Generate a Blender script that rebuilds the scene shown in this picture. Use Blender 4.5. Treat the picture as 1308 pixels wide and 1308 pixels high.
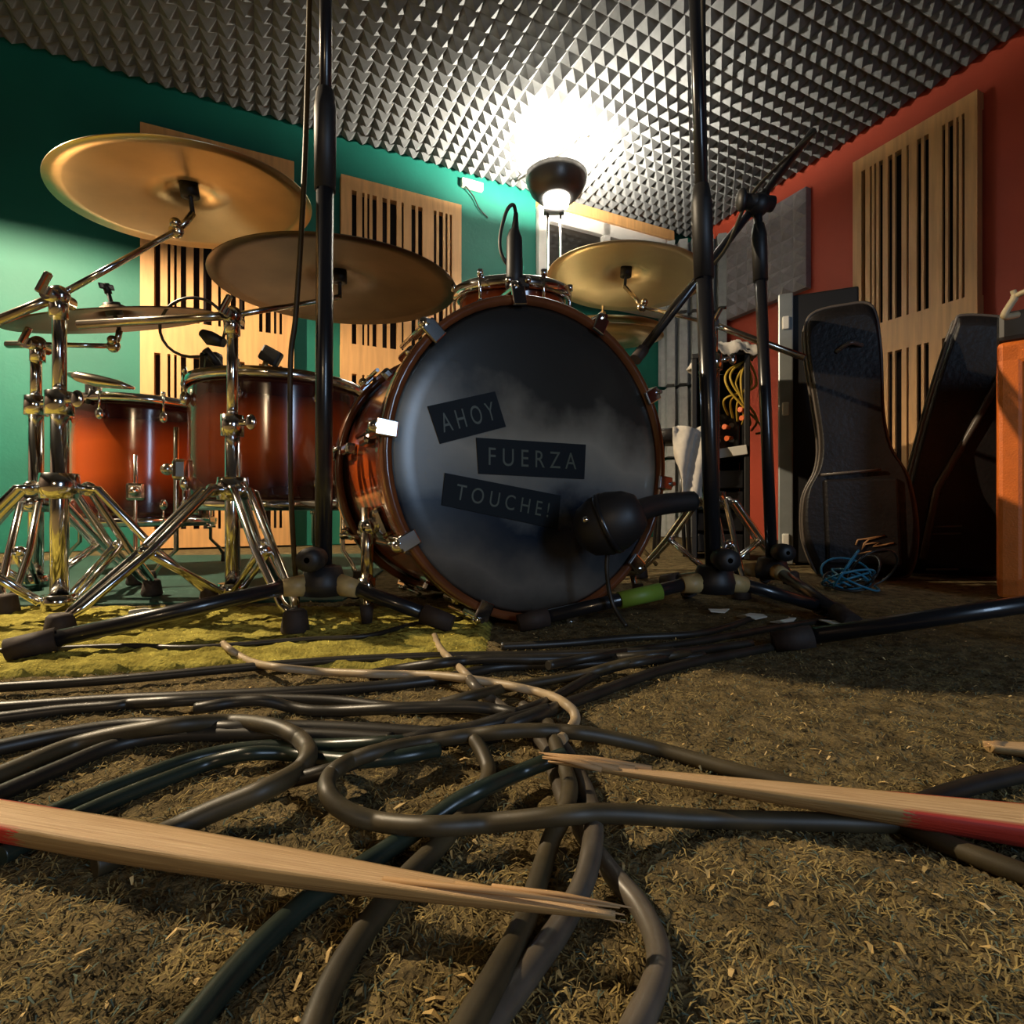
import bpy, bmesh, math, random
from mathutils import Vector, Matrix, noise as mnoise
random.seed(7)
for o in list(bpy.data.objects): bpy.data.objects.remove(o, do_unlink=True)
scene = bpy.context.scene
COL = scene.collection
V = Vector
F, H, HZ = 680.0, 0.18, 654.0                      # focal length in pixels, lens height, horizon row

# ------------------------------------------------------------------ camera, world, lights, exposure
cam = bpy.data.cameras.new('camera'); cam.sensor_width = 36.0; cam.lens = 36.0 * F / 1308.0
cam.clip_start = 0.01
camo = bpy.data.objects.new('camera', cam); COL.objects.link(camo)
camo.location = (0, 0, H); camo.rotation_euler = (math.pi / 2, 0, 0); scene.camera = camo
world = bpy.data.worlds.new('world'); scene.world = world; world.use_nodes = True
world.node_tree.nodes['Background'].inputs[0].default_value = (0.5, 0.45, 0.4, 1)
world.node_tree.nodes['Background'].inputs[1].default_value = 0.006
vs = scene.view_settings
vs.view_transform = 'Standard'; vs.look = 'None'; vs.gamma = 1.0; vs.use_curve_mapping = False
vs.exposure = 1.12

def light(name, kind, loc, energy, color, target=None, **kw):
    l = bpy.data.lights.new(name, kind); l.energy = energy; l.color = color
    for k, v in kw.items(): setattr(l, k, v)
    o = bpy.data.objects.new(name, l); COL.objects.link(o); o.location = loc
    if target is not None:
        o.rotation_euler = (V(target) - V(loc)).to_track_quat('-Z', 'Y').to_euler()
    return o
# faint warm light behind the camera and an unseen cool area light added behind to the right for bluish highlights;
# the shaded pendant over the left of the room is built with its lamp further down
light('warm_room_light', 'SPOT', (-0.25, -1.5, 0.85), 9, (1.0, 0.72, 0.42), (-0.6, 1.4, 0.15), spot_size=math.radians(50), spot_blend=0.5, shadow_soft_size=0.10)
light('added_cool_light', 'AREA', (1.08, -0.85, 0.62), 4.5, (0.52, 0.72, 1.0), (-0.1, 0.85, 0.3), shape='RECTANGLE', size=0.3, size_y=0.7)

# ------------------------------------------------------------------ helpers
def P(px, py, Y): return V(((px - 654) / F * Y, Y, H + (HZ - py) / F * Y))
def G(px, py, z=0.0):
    Y = (H - z) * F / (py - HZ); return V(((px - 654) / F * Y, Y, z))
A = math.radians(25.15)
K = V((1.385, 4.06, 0))
TV = V((-math.cos(A), -math.sin(A), 0)); SV = V((math.sin(A), -math.cos(A), 0)); ZV = V((0, 0, 1))
NL, NR = SV.copy(), TV.copy()                      # inward normals of the teal wall and of the red wall
CEIL = 2.30
def WL(t, z, d=0): return K + TV * t + NL * d + ZV * z
def WR(s, z, d=0): return K + SV * s + NR * d + ZV * z
def frame(x, y, z): return Matrix((x, y, z)).transposed()
def axis_frame(n, up=None):
    n = V(n).normalized()
    up = V(up) if up is not None else (V((0, 0, 1)) if abs(n.z) < 0.9 else V((1, 0, 0)))
    x = up.cross(n).normalized(); y = n.cross(x)
    return frame(x, y, n)

def catmull(pts, sub=8):
    pts = [V(p) for p in pts]; out = []
    for i in range(len(pts) - 1):
        p0 = pts[max(i - 1, 0)]; p1 = pts[i]; p2 = pts[i + 1]; p3 = pts[min(i + 2, len(pts) - 1)]
        for k in range(sub):
            t = k / sub
            out.append(0.5 * ((2 * p1) + (p2 - p0) * t + (2 * p0 - 5 * p1 + 4 * p2 - p3) * t * t + (3 * p1 - p0 - 3 * p2 + p3) * t ** 3))
    out.append(pts[-1]); return out

class MB:
    def __init__(s): s.v = []; s.f = []; s.sm = []
    def add(s, vs_, fs, smooth):
        b = len(s.v); s.v += [V(p) for p in vs_]; s.f += [tuple(i + b for i in f) for f in fs]; s.sm += [smooth] * len(fs); return s
    def box(s, c, size, m=None, bev=0.0):
        bm = bmesh.new(); bmesh.ops.create_cube(bm, size=1.0)
        bmesh.ops.scale(bm, vec=size, verts=bm.verts)
        if bev: bmesh.ops.bevel(bm, geom=bm.edges[:], offset=bev, segments=2, affect='EDGES', profile=0.5)
        m = m or Matrix.Identity(3); c = V(c)
        bm.verts.index_update()
        s.add([c + m @ v.co for v in bm.verts], [[v.index for v in f.verts] for f in bm.faces], False)
        bm.free(); return s
    def ring(s, rings, smooth=True, capa=True, capb=True, closed=False):
        n = len(rings[0]); vs_ = [p for r in rings for p in r]; fs = []
        m = len(rings)
        for i in range(m if closed else m - 1):
            j = (i + 1) % m
            for k in range(n):
                fs.append((i * n + k, i * n + (k + 1) % n, j * n + (k + 1) % n, j * n + k))
        s.add(vs_, fs, smooth)
        b = len(s.v) - len(vs_)
        if not closed:
            if capa: s.f.append(tuple(b + k for k in reversed(range(n)))); s.sm.append(False)
            if capb: s.f.append(tuple(b + (m - 1) * n + k for k in range(n))); s.sm.append(False)
        return s
    def cyl(s, p0, p1, r0, r1=None, n=16):
        p0, p1 = V(p0), V(p1); r1 = r0 if r1 is None else r1; m = axis_frame(p1 - p0)
        return s.ring([[p + m @ V((r * math.cos(6.28318 * k / n), r * math.sin(6.28318 * k / n), 0)) for k in range(n)] for p, r in ((p0, r0), (p1, r1))])
    def lathe(s, prof, c=(0, 0, 0), m=None, n=32, closed=False, cap=False):
        m = m or Matrix.Identity(3); c = V(c)
        return s.ring([[c + m @ V((r * math.cos(6.28318 * k / n), r * math.sin(6.28318 * k / n), z)) for k in range(n)] for r, z in prof], closed=closed, capa=cap, capb=cap)
    def tube(s, path, r, n=8):
        path = [V(p) for p in path]; rs = r if isinstance(r, (list, tuple)) else [r] * len(path); rings = []; x = None
        for i, p in enumerate(path):
            t = (path[min(i + 1, len(path) - 1)] - path[max(i - 1, 0)]).normalized()
            x = (V((0, 0, 1)).cross(t) if abs(t.z) < 0.95 else V((1, 0, 0)).cross(t)) if x is None else x - t * x.dot(t)
            if x.length < 1e-6: x = V((0, 1, 0)).cross(t)
            x.normalize(); y = t.cross(x)
            rings.append([p + (x * math.cos(6.28318 * k / n) + y * math.sin(6.28318 * k / n)) * rs[i] for k in range(n)])
        return s.ring(rings)
    def ball(s, c, r, sc=(1, 1, 1), m=None, n=16, h=10):
        m = m or Matrix.Identity(3); c = V(c)
        rings = [[c + m @ V((r * math.sin(math.pi * max(j, .02) / h if j < h else .01) * math.cos(6.28318 * k / n) * sc[0], r * math.sin(math.pi * max(j, .02) / h if j < h else .01) * math.sin(6.28318 * k / n) * sc[1], -r * math.cos(math.pi * j / h) * sc[2])) for k in range(n)] for j in range(h + 1)]
        return s.ring(rings)
    def prism(s, poly, o, u, w, d, thick, smooth=False):
        # polygon (a, b) in the plane o + a*u + b*w, extruded by thick along d
        o, u, w, d = V(o), V(u), V(w), V(d); a = [o + u * p[0] + w * p[1] for p in poly]
        return s.ring([a, [p + d * thick for p in a]], smooth=smooth)
    def build(s, name, mat, parent=None, label=None, cat=None, group=None, kind=None, loc=None):
        root = parent
        while root is not None and root.parent is not None: root = root.parent
        o0 = root.location.copy() if root is not None else (V(loc) if loc is not None else V((0, 0, 0)))
        me = bpy.data.meshes.new(name); me.from_pydata([tuple(p - o0) for p in s.v], [], s.f)
        bm = bmesh.new(); bm.from_mesh(me); bmesh.ops.recalc_face_normals(bm, faces=bm.faces); bm.to_mesh(me); bm.free()
        me.polygons.foreach_set('use_smooth', s.sm)
        me.materials.append(mat); me.update()
        o = bpy.data.objects.new(name, me); COL.objects.link(o)
        if parent is not None: o.parent = parent
        else: o.location = o0
        return tag(o, label, cat, group, kind)
def tag(o, label=None, cat=None, group=None, kind=None):
    for k, v in (('label', label), ('category', cat), ('group', group), ('kind', kind)):
        if v: o[k] = v
    return o
def thing(name, label, cat, loc, group=None):
    o = bpy.data.objects.new(name, None); COL.objects.link(o); o.location = loc; o.empty_display_size = 0.05
    return tag(o, label, cat, group)
def fattr(o, name, fn):
    at = o.data.attributes.new(name, 'FLOAT', 'POINT'); l = o.matrix_basis.translation
    root = o
    while root.parent is not None: root = root.parent
    at.data.foreach_set('value', [fn(v.co + root.location) for v in o.data.vertices])

# ------------------------------------------------------------------ materials
def mat(name, color, rough=0.6, metal=0.0, noise=0.0, scale=20.0, bump=0.0, bscale=None, coat=0.0, spec=0.5, emit=None, estr=0.0, stretch=(1, 1, 1), color2=None):
    m = bpy.data.materials.new(name); m.use_nodes = True; nt = m.node_tree; b = nt.nodes['Principled BSDF']
    b.inputs['Base Color'].default_value = (*color, 1); b.inputs['Roughness'].default_value = rough; b.inputs['Metallic'].default_value = metal
    b.inputs['Coat Weight'].default_value = coat; b.inputs['Specular IOR Level'].default_value = spec
    if emit: b.inputs['Emission Color'].default_value = (*emit, 1); b.inputs['Emission Strength'].default_value = estr
    tc = nt.nodes.new('ShaderNodeTexCoord'); mp = nt.nodes.new('ShaderNodeMapping'); mp.inputs['Scale'].default_value = stretch
    nt.links.new(tc.outputs['Object'], mp.inputs['Vector'])
    if noise or color2:
        n = nt.nodes.new('ShaderNodeTexNoise'); n.inputs['Scale'].default_value = scale; n.inputs['Detail'].default_value = 6
        nt.links.new(mp.outputs[0], n.inputs['Vector'])
        r = nt.nodes.new('ShaderNodeValToRGB'); r.color_ramp.elements[0].position = 0.3; r.color_ramp.elements[1].position = 0.7
        c2 = color2 or tuple(min(1, c * (1 + noise)) for c in color); c1 = color if color2 else tuple(c * (1 - noise) for c in color)
        r.color_ramp.elements[0].color = (*c1, 1); r.color_ramp.elements[1].color = (*c2, 1)
        nt.links.new(n.outputs['Fac'], r.inputs['Fac']); nt.links.new(r.outputs['Color'], b.inputs['Base Color'])
    if bump:
        n2 = nt.nodes.new('ShaderNodeTexNoise'); n2.inputs['Scale'].default_value = bscale or scale * 3; n2.inputs['Detail'].default_value = 5
        nt.links.new(mp.outputs[0], n2.inputs['Vector'])
        bp = nt.nodes.new('ShaderNodeBump'); bp.inputs['Strength'].default_value = bump; bp.inputs['Distance'].default_value = 0.004
        nt.links.new(n2.outputs['Fac'], bp.inputs['Height']); nt.links.new(bp.outputs['Normal'], b.inputs['Normal'])
    return m
M = {}
M['teal'] = mat('teal_paint', (0.002, 0.135, 0.096), 0.6, noise=0.12, scale=3, bump=0.15, bscale=60)
M['red'] = mat('red_paint', (0.46, 0.060, 0.024), 0.6, noise=0.1, scale=3, bump=0.15, bscale=60)
M['plaster'] = mat('brown_plaster', (0.05, 0.035, 0.028), 0.8, noise=0.1, scale=3)
M['foam'] = mat('grey_foam', (0.185, 0.19, 0.188), 0.95, noise=0.12, scale=30, bump=0.2, bscale=300, spec=0.1)
M['trapfoam'] = mat('pale_grey_foam', (0.36, 0.37, 0.36), 0.95, noise=0.1, scale=30, spec=0.1)
M['foam_base'] = mat('foam_backing', (0.13, 0.13, 0.13), 0.95)
M['panelwood'] = mat('pale_plywood', (0.66, 0.355, 0.135), 0.5, noise=0.15, scale=6, stretch=(8, 8, 0.6), bump=0.05, bscale=60)
M['slotdark'] = mat('slot_backing', (0.012, 0.006, 0.005), 0.95)
M['white'] = mat('white_paint', (0.75, 0.72, 0.66), 0.5, noise=0.06, scale=8)
M['pane'] = mat('dark_glass', (0.03, 0.025, 0.02), 0.08)
M['carpet'] = mat('dirty_carpet', (0.06, 0.045, 0.022), 0.98, scale=45, color2=(0.21, 0.155, 0.072), bump=0.9, bscale=220, spec=0.1)
M['rug'] = mat('yellow_rug', (0.16, 0.13, 0.022), 0.98, scale=30, color2=(0.42, 0.36, 0.075), bump=0.9, bscale=160, spec=0.1)
M['mat'] = mat('dark_green_mat', (0.004, 0.045, 0.03), 0.8, noise=0.2, scale=20, bump=0.3, bscale=200)
M['chrome'] = mat('chrome', (0.80, 0.78, 0.76), 0.13, 1.0, noise=0.05, scale=40)
M['chrome2'] = mat('worn_chrome', (0.62, 0.55, 0.45), 0.2, 1.0, noise=0.2, scale=40)
M['greenfelt'] = mat('green_felt', (0.01, 0.06, 0.03), 0.9)
M['black'] = mat('black_metal', (0.012, 0.012, 0.014), 0.28, coat=0.3)
M['blackmat'] = mat('black_plastic', (0.014, 0.013, 0.013), 0.5)
M['rubber'] = mat('brown_rubber', (0.03, 0.018, 0.012), 0.75, noise=0.3, scale=60)
M['brass'] = mat('aged_bronze', (0.74, 0.59, 0.34), 0.30, 1.0, noise=0.12, scale=9)
M['brass_dark'] = mat('dark_bronze', (0.15, 0.10, 0.06), 0.42, 1.0, noise=0.3, scale=7)
M['brass_pale'] = mat('pale_bronze', (0.95, 0.82, 0.60), 0.40, 1.0, noise=0.08, scale=9)
M['skin'] = mat('drum_skin', (0.5, 0.47, 0.42), 0.6)
M['cable'] = mat('black_cable', (0.022, 0.019, 0.014), 0.42, noise=0.4, scale=30)
M['cable_green'] = mat('dark_green_cable', (0.02, 0.03, 0.022), 0.3, noise=0.3, scale=30)
M['cable_brown'] = mat('dusty_brown_cable', (0.050, 0.038, 0.018), 0.5, noise=0.4, scale=35)
M['cable_grey'] = mat('dusty_grey_cable', (0.085, 0.070, 0.052), 0.38, noise=0.4, scale=35)
M['cable_tan'] = mat('tan_cable', (0.36, 0.27, 0.16), 0.5, noise=0.25, scale=35)
M['cable_blue'] = mat('blue_cable', (0.03, 0.22, 0.34), 0.35)
M['cable_yellow'] = mat('yellow_cable', (0.62, 0.42, 0.06), 0.45)
M['orange_plug'] = mat('orange_plug', (0.75, 0.14, 0.02), 0.45)
M['bag'] = mat('black_nylon', (0.011, 0.009, 0.009), 0.45, spec=0.35, noise=0.3, scale=14, bump=0.35, bscale=90)
M['bagtrim'] = mat('bag_piping', (0.10, 0.08, 0.065), 0.4)
M['emblem'] = mat('tan_embroidery', (0.30, 0.15, 0.06), 0.6)
M['tolex'] = mat('orange_tolex', (0.78, 0.17, 0.015), 0.55, noise=0.1, scale=40, bump=0.3, bscale=300)
M['grille'] = mat('brown_grille_cloth', (0.30, 0.14, 0.04), 0.85, noise=0.3, scale=120)
M['cream'] = mat('cream_vinyl', (0.45, 0.35, 0.20), 0.5)
M['cloth'] = mat('off_white_cloth', (0.62, 0.57, 0.50), 0.9, noise=0.1, scale=30)
M['alu'] = mat('aluminium_edge', (0.42, 0.45, 0.45), 0.35, 0.6, noise=0.1, scale=20)
M['green'] = mat('green_tape', (0.16, 0.27, 0.03), 0.5)
M['beige'] = mat('beige_plastic', (0.40, 0.29, 0.12), 0.5, noise=0.2, scale=60)
M['paper'] = mat('scrap_paper', (0.62, 0.6, 0.5), 0.8)
M['hoop'] = mat('lacquered_hoop', (0.13, 0.042, 0.015), 0.22, noise=0.3, scale=14, coat=0.6)
M['lampmetal'] = mat('dark_steel', (0.16, 0.15, 0.14), 0.35, 0.8)
M['glass_on'] = mat('lit_glass', (0.9, 0.9, 0.9), 0.3, emit=(1.0, 0.93, 0.84), estr=12)

def nodes_of(name):
    m = bpy.data.materials.new(name); m.use_nodes = True; return m, m.node_tree, m.node_tree.nodes['Principled BSDF']
def burst(name, edge, mid, rough=0.16):
    m, nt, b = nodes_of(name); b.inputs['Roughness'].default_value = rough; b.inputs['Coat Weight'].default_value = 0.6; b.inputs['Coat Roughness'].default_value = 0.1
    at = nt.nodes.new('ShaderNodeAttribute'); at.attribute_name = 'ax'
    tc = nt.nodes.new('ShaderNodeTexCoord'); n = nt.nodes.new('ShaderNodeTexNoise'); n.inputs['Scale'].default_value = 7; n.inputs['Detail'].default_value = 6
    nt.links.new(tc.outputs['Object'], n.inputs['Vector'])
    ma = nt.nodes.new('ShaderNodeMath'); ma.operation = 'MULTIPLY_ADD'; ma.inputs[1].default_value = 0.22; ma.inputs[2].default_value = -0.11
    nt.links.new(n.outputs['Fac'], ma.inputs[0])
    ad = nt.nodes.new('ShaderNodeMath'); ad.operation = 'ADD'; nt.links.new(at.outputs['Fac'], ad.inputs[0]); nt.links.new(ma.outputs[0], ad.inputs[1])
    r = nt.nodes.new('ShaderNodeValToRGB'); e = r.color_ramp.elements
    e[0].position = 0.0; e[0].color = (*edge, 1); e[1].position = 1.0; e[1].color = (*edge, 1)
    for p, c in ((0.14, edge), (0.42, mid), (0.62, mid), (0.84, edge)):
        x = e.new(p); x.color = (*c, 1)
    nt.links.new(ad.outputs[0], r.inputs['Fac']); nt.links.new(r.outputs['Color'], b.inputs['Base Color'])
    return m
M['burst'] = burst('red_sunburst_lacquer', (0.045, 0.008, 0.006), (0.46, 0.075, 0.010))
# printed drum head: dark film with a pale cloudy print across the middle (u, v across the head, 0..1)
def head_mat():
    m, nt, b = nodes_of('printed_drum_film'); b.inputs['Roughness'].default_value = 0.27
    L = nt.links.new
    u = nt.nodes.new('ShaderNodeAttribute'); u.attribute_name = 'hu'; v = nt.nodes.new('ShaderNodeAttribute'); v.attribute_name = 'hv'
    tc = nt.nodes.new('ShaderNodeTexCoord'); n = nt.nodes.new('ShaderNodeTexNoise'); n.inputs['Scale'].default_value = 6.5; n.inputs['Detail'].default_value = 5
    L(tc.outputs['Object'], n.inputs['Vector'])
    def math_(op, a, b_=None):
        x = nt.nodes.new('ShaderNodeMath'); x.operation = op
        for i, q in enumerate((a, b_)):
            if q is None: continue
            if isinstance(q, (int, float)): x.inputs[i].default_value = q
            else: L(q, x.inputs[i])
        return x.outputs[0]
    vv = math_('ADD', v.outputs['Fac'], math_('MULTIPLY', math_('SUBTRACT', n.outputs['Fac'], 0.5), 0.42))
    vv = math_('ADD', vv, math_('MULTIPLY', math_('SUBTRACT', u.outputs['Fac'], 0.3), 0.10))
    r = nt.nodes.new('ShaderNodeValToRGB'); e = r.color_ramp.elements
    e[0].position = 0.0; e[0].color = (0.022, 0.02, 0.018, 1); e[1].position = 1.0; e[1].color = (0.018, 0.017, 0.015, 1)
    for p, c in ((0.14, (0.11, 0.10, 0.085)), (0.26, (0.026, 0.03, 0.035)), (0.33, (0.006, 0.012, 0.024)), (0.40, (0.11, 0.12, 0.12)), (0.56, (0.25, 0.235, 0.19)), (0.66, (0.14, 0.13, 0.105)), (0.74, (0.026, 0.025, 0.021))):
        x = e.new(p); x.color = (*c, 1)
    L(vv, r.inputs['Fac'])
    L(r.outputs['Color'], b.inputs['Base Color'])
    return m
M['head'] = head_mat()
M['tape'] = mat('dark_blue_tape', (0.004, 0.007, 0.010), 0.6, spec=0.2)
M['letter'] = mat('faded_lettering', (0.055, 0.065, 0.045), 0.5)
def stick_mat(name, side):
    m, nt, b = nodes_of(name); b.inputs['Roughness'].default_value = 0.7; L = nt.links.new
    at = nt.nodes.new('ShaderNodeAttribute'); at.attribute_name = 'along'; bt = nt.nodes.new('ShaderNodeAttribute'); bt.attribute_name = 'bark'
    ct = nt.nodes.new('ShaderNodeAttribute'); ct.attribute_name = 'cross'
    cb = nt.nodes.new('ShaderNodeCombineXYZ'); L(at.outputs['Fac'], cb.inputs[0]); L(ct.outputs['Fac'], cb.inputs[1])
    mp = nt.nodes.new('ShaderNodeMapping'); mp.inputs['Scale'].default_value = (6, 9, 1); L(cb.outputs[0], mp.inputs['Vector'])
    n = nt.nodes.new('ShaderNodeTexNoise'); n.inputs['Scale'].default_value = 1.5; n.inputs['Detail'].default_value = 6; L(mp.outputs[0], n.inputs['Vector'])
    r = nt.nodes.new('ShaderNodeValToRGB'); e = r.color_ramp.elements
    e[0].position = 0.3; e[0].color = (0.42, 0.25, 0.11, 1); e[1].position = 0.72; e[1].color = (0.66, 0.45, 0.24, 1); L(n.outputs['Fac'], r.inputs['Fac'])
    r2 = nt.nodes.new('ShaderNodeValToRGB'); e = r2.color_ramp.elements
    e[0].position = 0.3; e[0].color = (0.24, 0.14, 0.045, 1); e[1].position = 0.7; e[1].color = (0.36, 0.23, 0.085, 1); L(n.outputs['Fac'], r2.inputs['Fac'])
    mx = nt.nodes.new('ShaderNodeMix'); mx.data_type = 'RGBA'; L(bt.outputs['Fac'], mx.inputs['Factor']); L(r.outputs[0], mx.inputs['A']); L(r2.outputs[0], mx.inputs['B'])
    # painted red end, worn through in spots
    n3 = nt.nodes.new('ShaderNodeTexNoise'); n3.inputs['Scale'].default_value = 9; n3.inputs['Detail'].default_value = 4; L(mp.outputs[0], n3.inputs['Vector'])
    s1 = nt.nodes.new('ShaderNodeMath'); s1.operation = 'MULTIPLY_ADD'; s1.inputs[1].default_value = 0.10; L(n3.outputs['Fac'], s1.inputs[0]); L(at.outputs['Fac'], s1.inputs[2])
    lt = nt.nodes.new('ShaderNodeMath'); lt.operation = 'LESS_THAN'; lt.inputs[1].default_value = side; L(s1.outputs[0], lt.inputs[0])
    ml = nt.nodes.new('ShaderNodeMath'); ml.operation = 'MULTIPLY'; L(lt.outputs[0], ml.inputs[0]); L(bt.outputs['Fac'], ml.inputs[1])
    mx2 = nt.nodes.new('ShaderNodeMix'); mx2.data_type = 'RGBA'; L(ml.outputs[0], mx2.inputs['Factor']); L(mx.outputs['Result'], mx2.inputs['A']); mx2.inputs['B'].default_value = (0.48, 0.03, 0.012, 1)
    L(mx2.outputs['Result'], b.inputs['Base Color'])
    bp = nt.nodes.new('ShaderNodeBump'); bp.inputs['Strength'].default_value = 0.4; bp.inputs['Distance'].default_value = 0.002; L(n.outputs['Fac'], bp.inputs['Height']); L(bp.outputs[0], b.inputs['Normal'])
    return m
def vcol_mat(name, rough=0.95):
    m, nt, b = nodes_of(name); b.inputs['Roughness'].default_value = rough; b.inputs['Specular IOR Level'].default_value = 0.1
    a = nt.nodes.new('ShaderNodeAttribute'); a.attribute_name = 'tint'; nt.links.new(a.outputs['Color'], b.inputs['Base Color']); return m
M['debris'] = vcol_mat('carpet_debris')

# ------------------------------------------------------------------ room shell
TL, SL = 5.4, 5.5
def wall(name, a, b, mm, n):
    d = (b - a); L_ = d.length; u = d.normalized()
    MB().box((a + b) / 2 + ZV * CEIL / 2 - n * 0.05, (L_ + 0.2, 0.1, CEIL), frame(u, n, ZV)).build(name, mm, kind='structure')
wall('wall_back', WL(0, 0), WL(TL, 0), M['teal'], NL)
wall('wall_right', WR(0, 0), WR(SL, 0), M['red'], NR)
wall('wall_left', WL(TL, 0), WL(TL, 0) + SV * SL, M['plaster'], -NR)
wall('wall_front', WR(SL, 0), WR(SL, 0) + TV * TL, M['plaster'], -NL)
# floor: large slab with a fine, uneven carpet patch where the lens is close
fl = MB(); c = K + TV * TL / 2 + SV * SL / 2
fl.box(c - ZV * 0.054, (TL + .2, SL + .2, 0.1), frame(TV, NL, ZV))
nx, ny = 300, 240
gv = []; gf = []
def hsh(i, j): return random.random()
for j in range(ny + 1):
    y = 0.06 + 1.3 * (j / ny) ** 1.5
    for i in range(nx + 1):
        x = (i / nx - 0.5) * 2 * (0.22 + 1.02 * y)
        e = 0.0 if 0 < i < nx and 0 < j < ny else -0.006
        gv.append(V((x, y, e + random.uniform(-0.0016, 0.0010) + .0022 * mnoise.noise(V((x * 60, y * 60, 0))))))
for j in range(ny):
    for i in range(nx):
        k = j * (nx + 1) + i; gf.append((k, k + 1, k + nx + 2, k + nx + 1))
fl.add(gv, gf, True)
fl.build('floor', M['carpet'], kind='structure')
# ceiling slab and foam tiles
ceil = MB().box(c + ZV * (CEIL + 0.05), (TL + .2, SL + .2, 0.1), frame(TV, NL, ZV)).build('ceiling', M['foam_base'], kind='structure')
def foam_mesh(name, n, pitch, base, hgt, seed):
    rnd = random.Random(seed); S = n * pitch; v = []; f = []
    # base top corner grid with apexes; tile lies in xy, tips to +z
    for j in range(n + 1):
        for i in range(n + 1): v.append((i * pitch - S / 2, j * pitch - S / 2, base))
    for j in range(n):
        for i in range(n):
            k = len(v); v.append(((i + .5) * pitch - S / 2 + rnd.uniform(-.003, .003), (j + .5) * pitch - S / 2 + rnd.uniform(-.003, .003), base + hgt * rnd.uniform(.93, 1.0)))
            a = j * (n + 1) + i; q = (a, a + 1, a + n + 2, a + n + 1)
            for e in range(4): f.append((q[e], q[(e + 1) % 4], k))
    b = len(v); h = S / 2
    v += [(-h, -h, 0), (h, -h, 0), (h, h, 0), (-h, h, 0)]; cs = [0, n, (n + 1) * (n + 1) - 1, n * (n + 1)]
    f.append((b + 3, b + 2, b + 1, b))
    for e in range(4): f.append((b + e, b + (e + 1) % 4, cs[(e + 1) % 4], cs[e]))
    me = bpy.data.meshes.new(name); me.from_pydata(v, [], f); me.materials.append(M['foam']); me.update(); return me
FM = [foam_mesh('foam_tile_mesh', 7, 0.0714, 0.025, 0.044, s) for s in range(3)]
rot = frame(TV, -SV, -ZV).to_4x4()
for j in range(11):
    for i in range(11):
        if (0.25 + 0.5 * i) > TL or (0.25 + .5 * j) > SL + .1: continue
        o = bpy.data.objects.new('foam_tile', FM[(i * 7 + j * 3) % 3]); COL.objects.link(o); o.parent = ceil
        p = K + TV * (0.25 + 0.5 * i + 0.01) + SV * (0.25 + 0.5 * j + 0.01) + ZV * (CEIL + random.uniform(-0.004, 0.0))
        o.matrix_local = Matrix.Translation(p) @ rot

# ------------------------------------------------------------------ window beside the corner
def wbox(mb, t0, t1, z0, z1, d0, d1, bev=0.0):
    return mb.box((WL(t0, z0, d0) + WL(t1, z1, d1)) / 2, (abs(t1 - t0), abs(d1 - d0), abs(z1 - z0)), frame(TV, NL, ZV), bev)
w = MB()
wbox(w, 0.30, 1.36, 1.64, 2.16, 0.005, 0.012)
win = w.build('window_1', M['pane'], kind='structure')
for (a, b, z0, z1) in ((1.30, 1.36, 1.62, 2.17), (0.28, 0.34, 1.62, 2.17), (0.80, 0.86, 1.62, 2.17)):
    wbox(MB(), a, b, z0, z1, 0.0, 0.05, 0.004).build('window_frame', M['white'], win)
for z0, z1, d in ((2.08, 2.17, 0.05), (1.62, 1.68, 0.05), (1.60, 1.625, 0.10)):
    wbox(MB(), 0.28, 1.36, z0, z1, 0.0, d, 0.004).build('window_sill' if d > .06 else 'window_frame', M['white'], win)
pel = MB(); wbox(pel, 0.25, 1.36, 2.165, 2.235, 0.0, 0.07, 0.004)
pel.build('trim_1', M['panelwood'], kind='structure')

# ------------------------------------------------------------------ slotted wooden acoustic panels
SLOTS = [(0.082, 0.119), (0.162, 0.18), (0.202, 0.219), (0.243, 0.277), (0.322, 0.36), (0.384, 0.438), (0.479, 0.497), (0.561, 0.596), (0.618, 0.655), (0.753, 0.777), (0.798, 0.834), (0.856, 0.874), (0.895, 0.914)]
def acoustic_panel(W, a0, a1, ztop, label, nrm, uax, zmin=0.0):
    # a0 = coordinate of the left edge, a1 = of the right edge along the wall
    sgn = 1 if a1 > a0 else -1; wd = abs(a1 - a0); D = 0.055
    root = thing('acoustic_panel', label, 'acoustic panel', W((a0 + a1) / 2, zmin, 0.0), 'slotted wooden acoustic panels')
    fr = frame(uax, nrm, ZV)
    def bx(mb, f0, f1, z0, z1, d0, d1):
        p = W(a0 + sgn * wd * f0, z0, d0); q = W(a0 + sgn * wd * f1, z1, d1)
        return mb.box((p + q) / 2, (wd * (f1 - f0), d1 - d0, z1 - z0), fr)
    bx(MB(), 0.01, 0.99, zmin, ztop - 0.005, 0.002, 0.012).build('backing', M['slotdark'], root)
    for zt in (ztop, ztop - 1.012):
        zb = max(zt - 1.012, zmin); z1 = zt - 0.075; z0 = zb + 0.09
        bx(MB(), 0, 1, z1, zt, 0.001, D).build('rail', M['panelwood'], root)
        if z0 < z1: bx(MB(), 0, 1, zb, z0, 0.001, D).build('rail', M['panelwood'], root)
        edges = [0.0] + [x for s in SLOTS for x in s] + [1.0]
        for k in range(0, len(edges), 2):
            bx(MB(), edges[k], edges[k + 1], z0, z1, 0.012 if k in (0, len(edges) - 2) else D - .014, D).build('slat', M['panelwood'], root)
acoustic_panel(WL, 3.502, 2.826, 2.03, 'slotted pale wooden acoustic panel on teal wall behind the two large cymbals', NL, TV)
acoustic_panel(WL, 2.588, 1.892, 2.03, 'slotted pale wooden acoustic panel on teal wall between dark cymbal and window', NL, TV)
acoustic_panel(WR, 1.243, 1.803, 2.09, 'slotted pale wooden acoustic panel on the red wall behind the gig bags', NR, SV)

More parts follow.
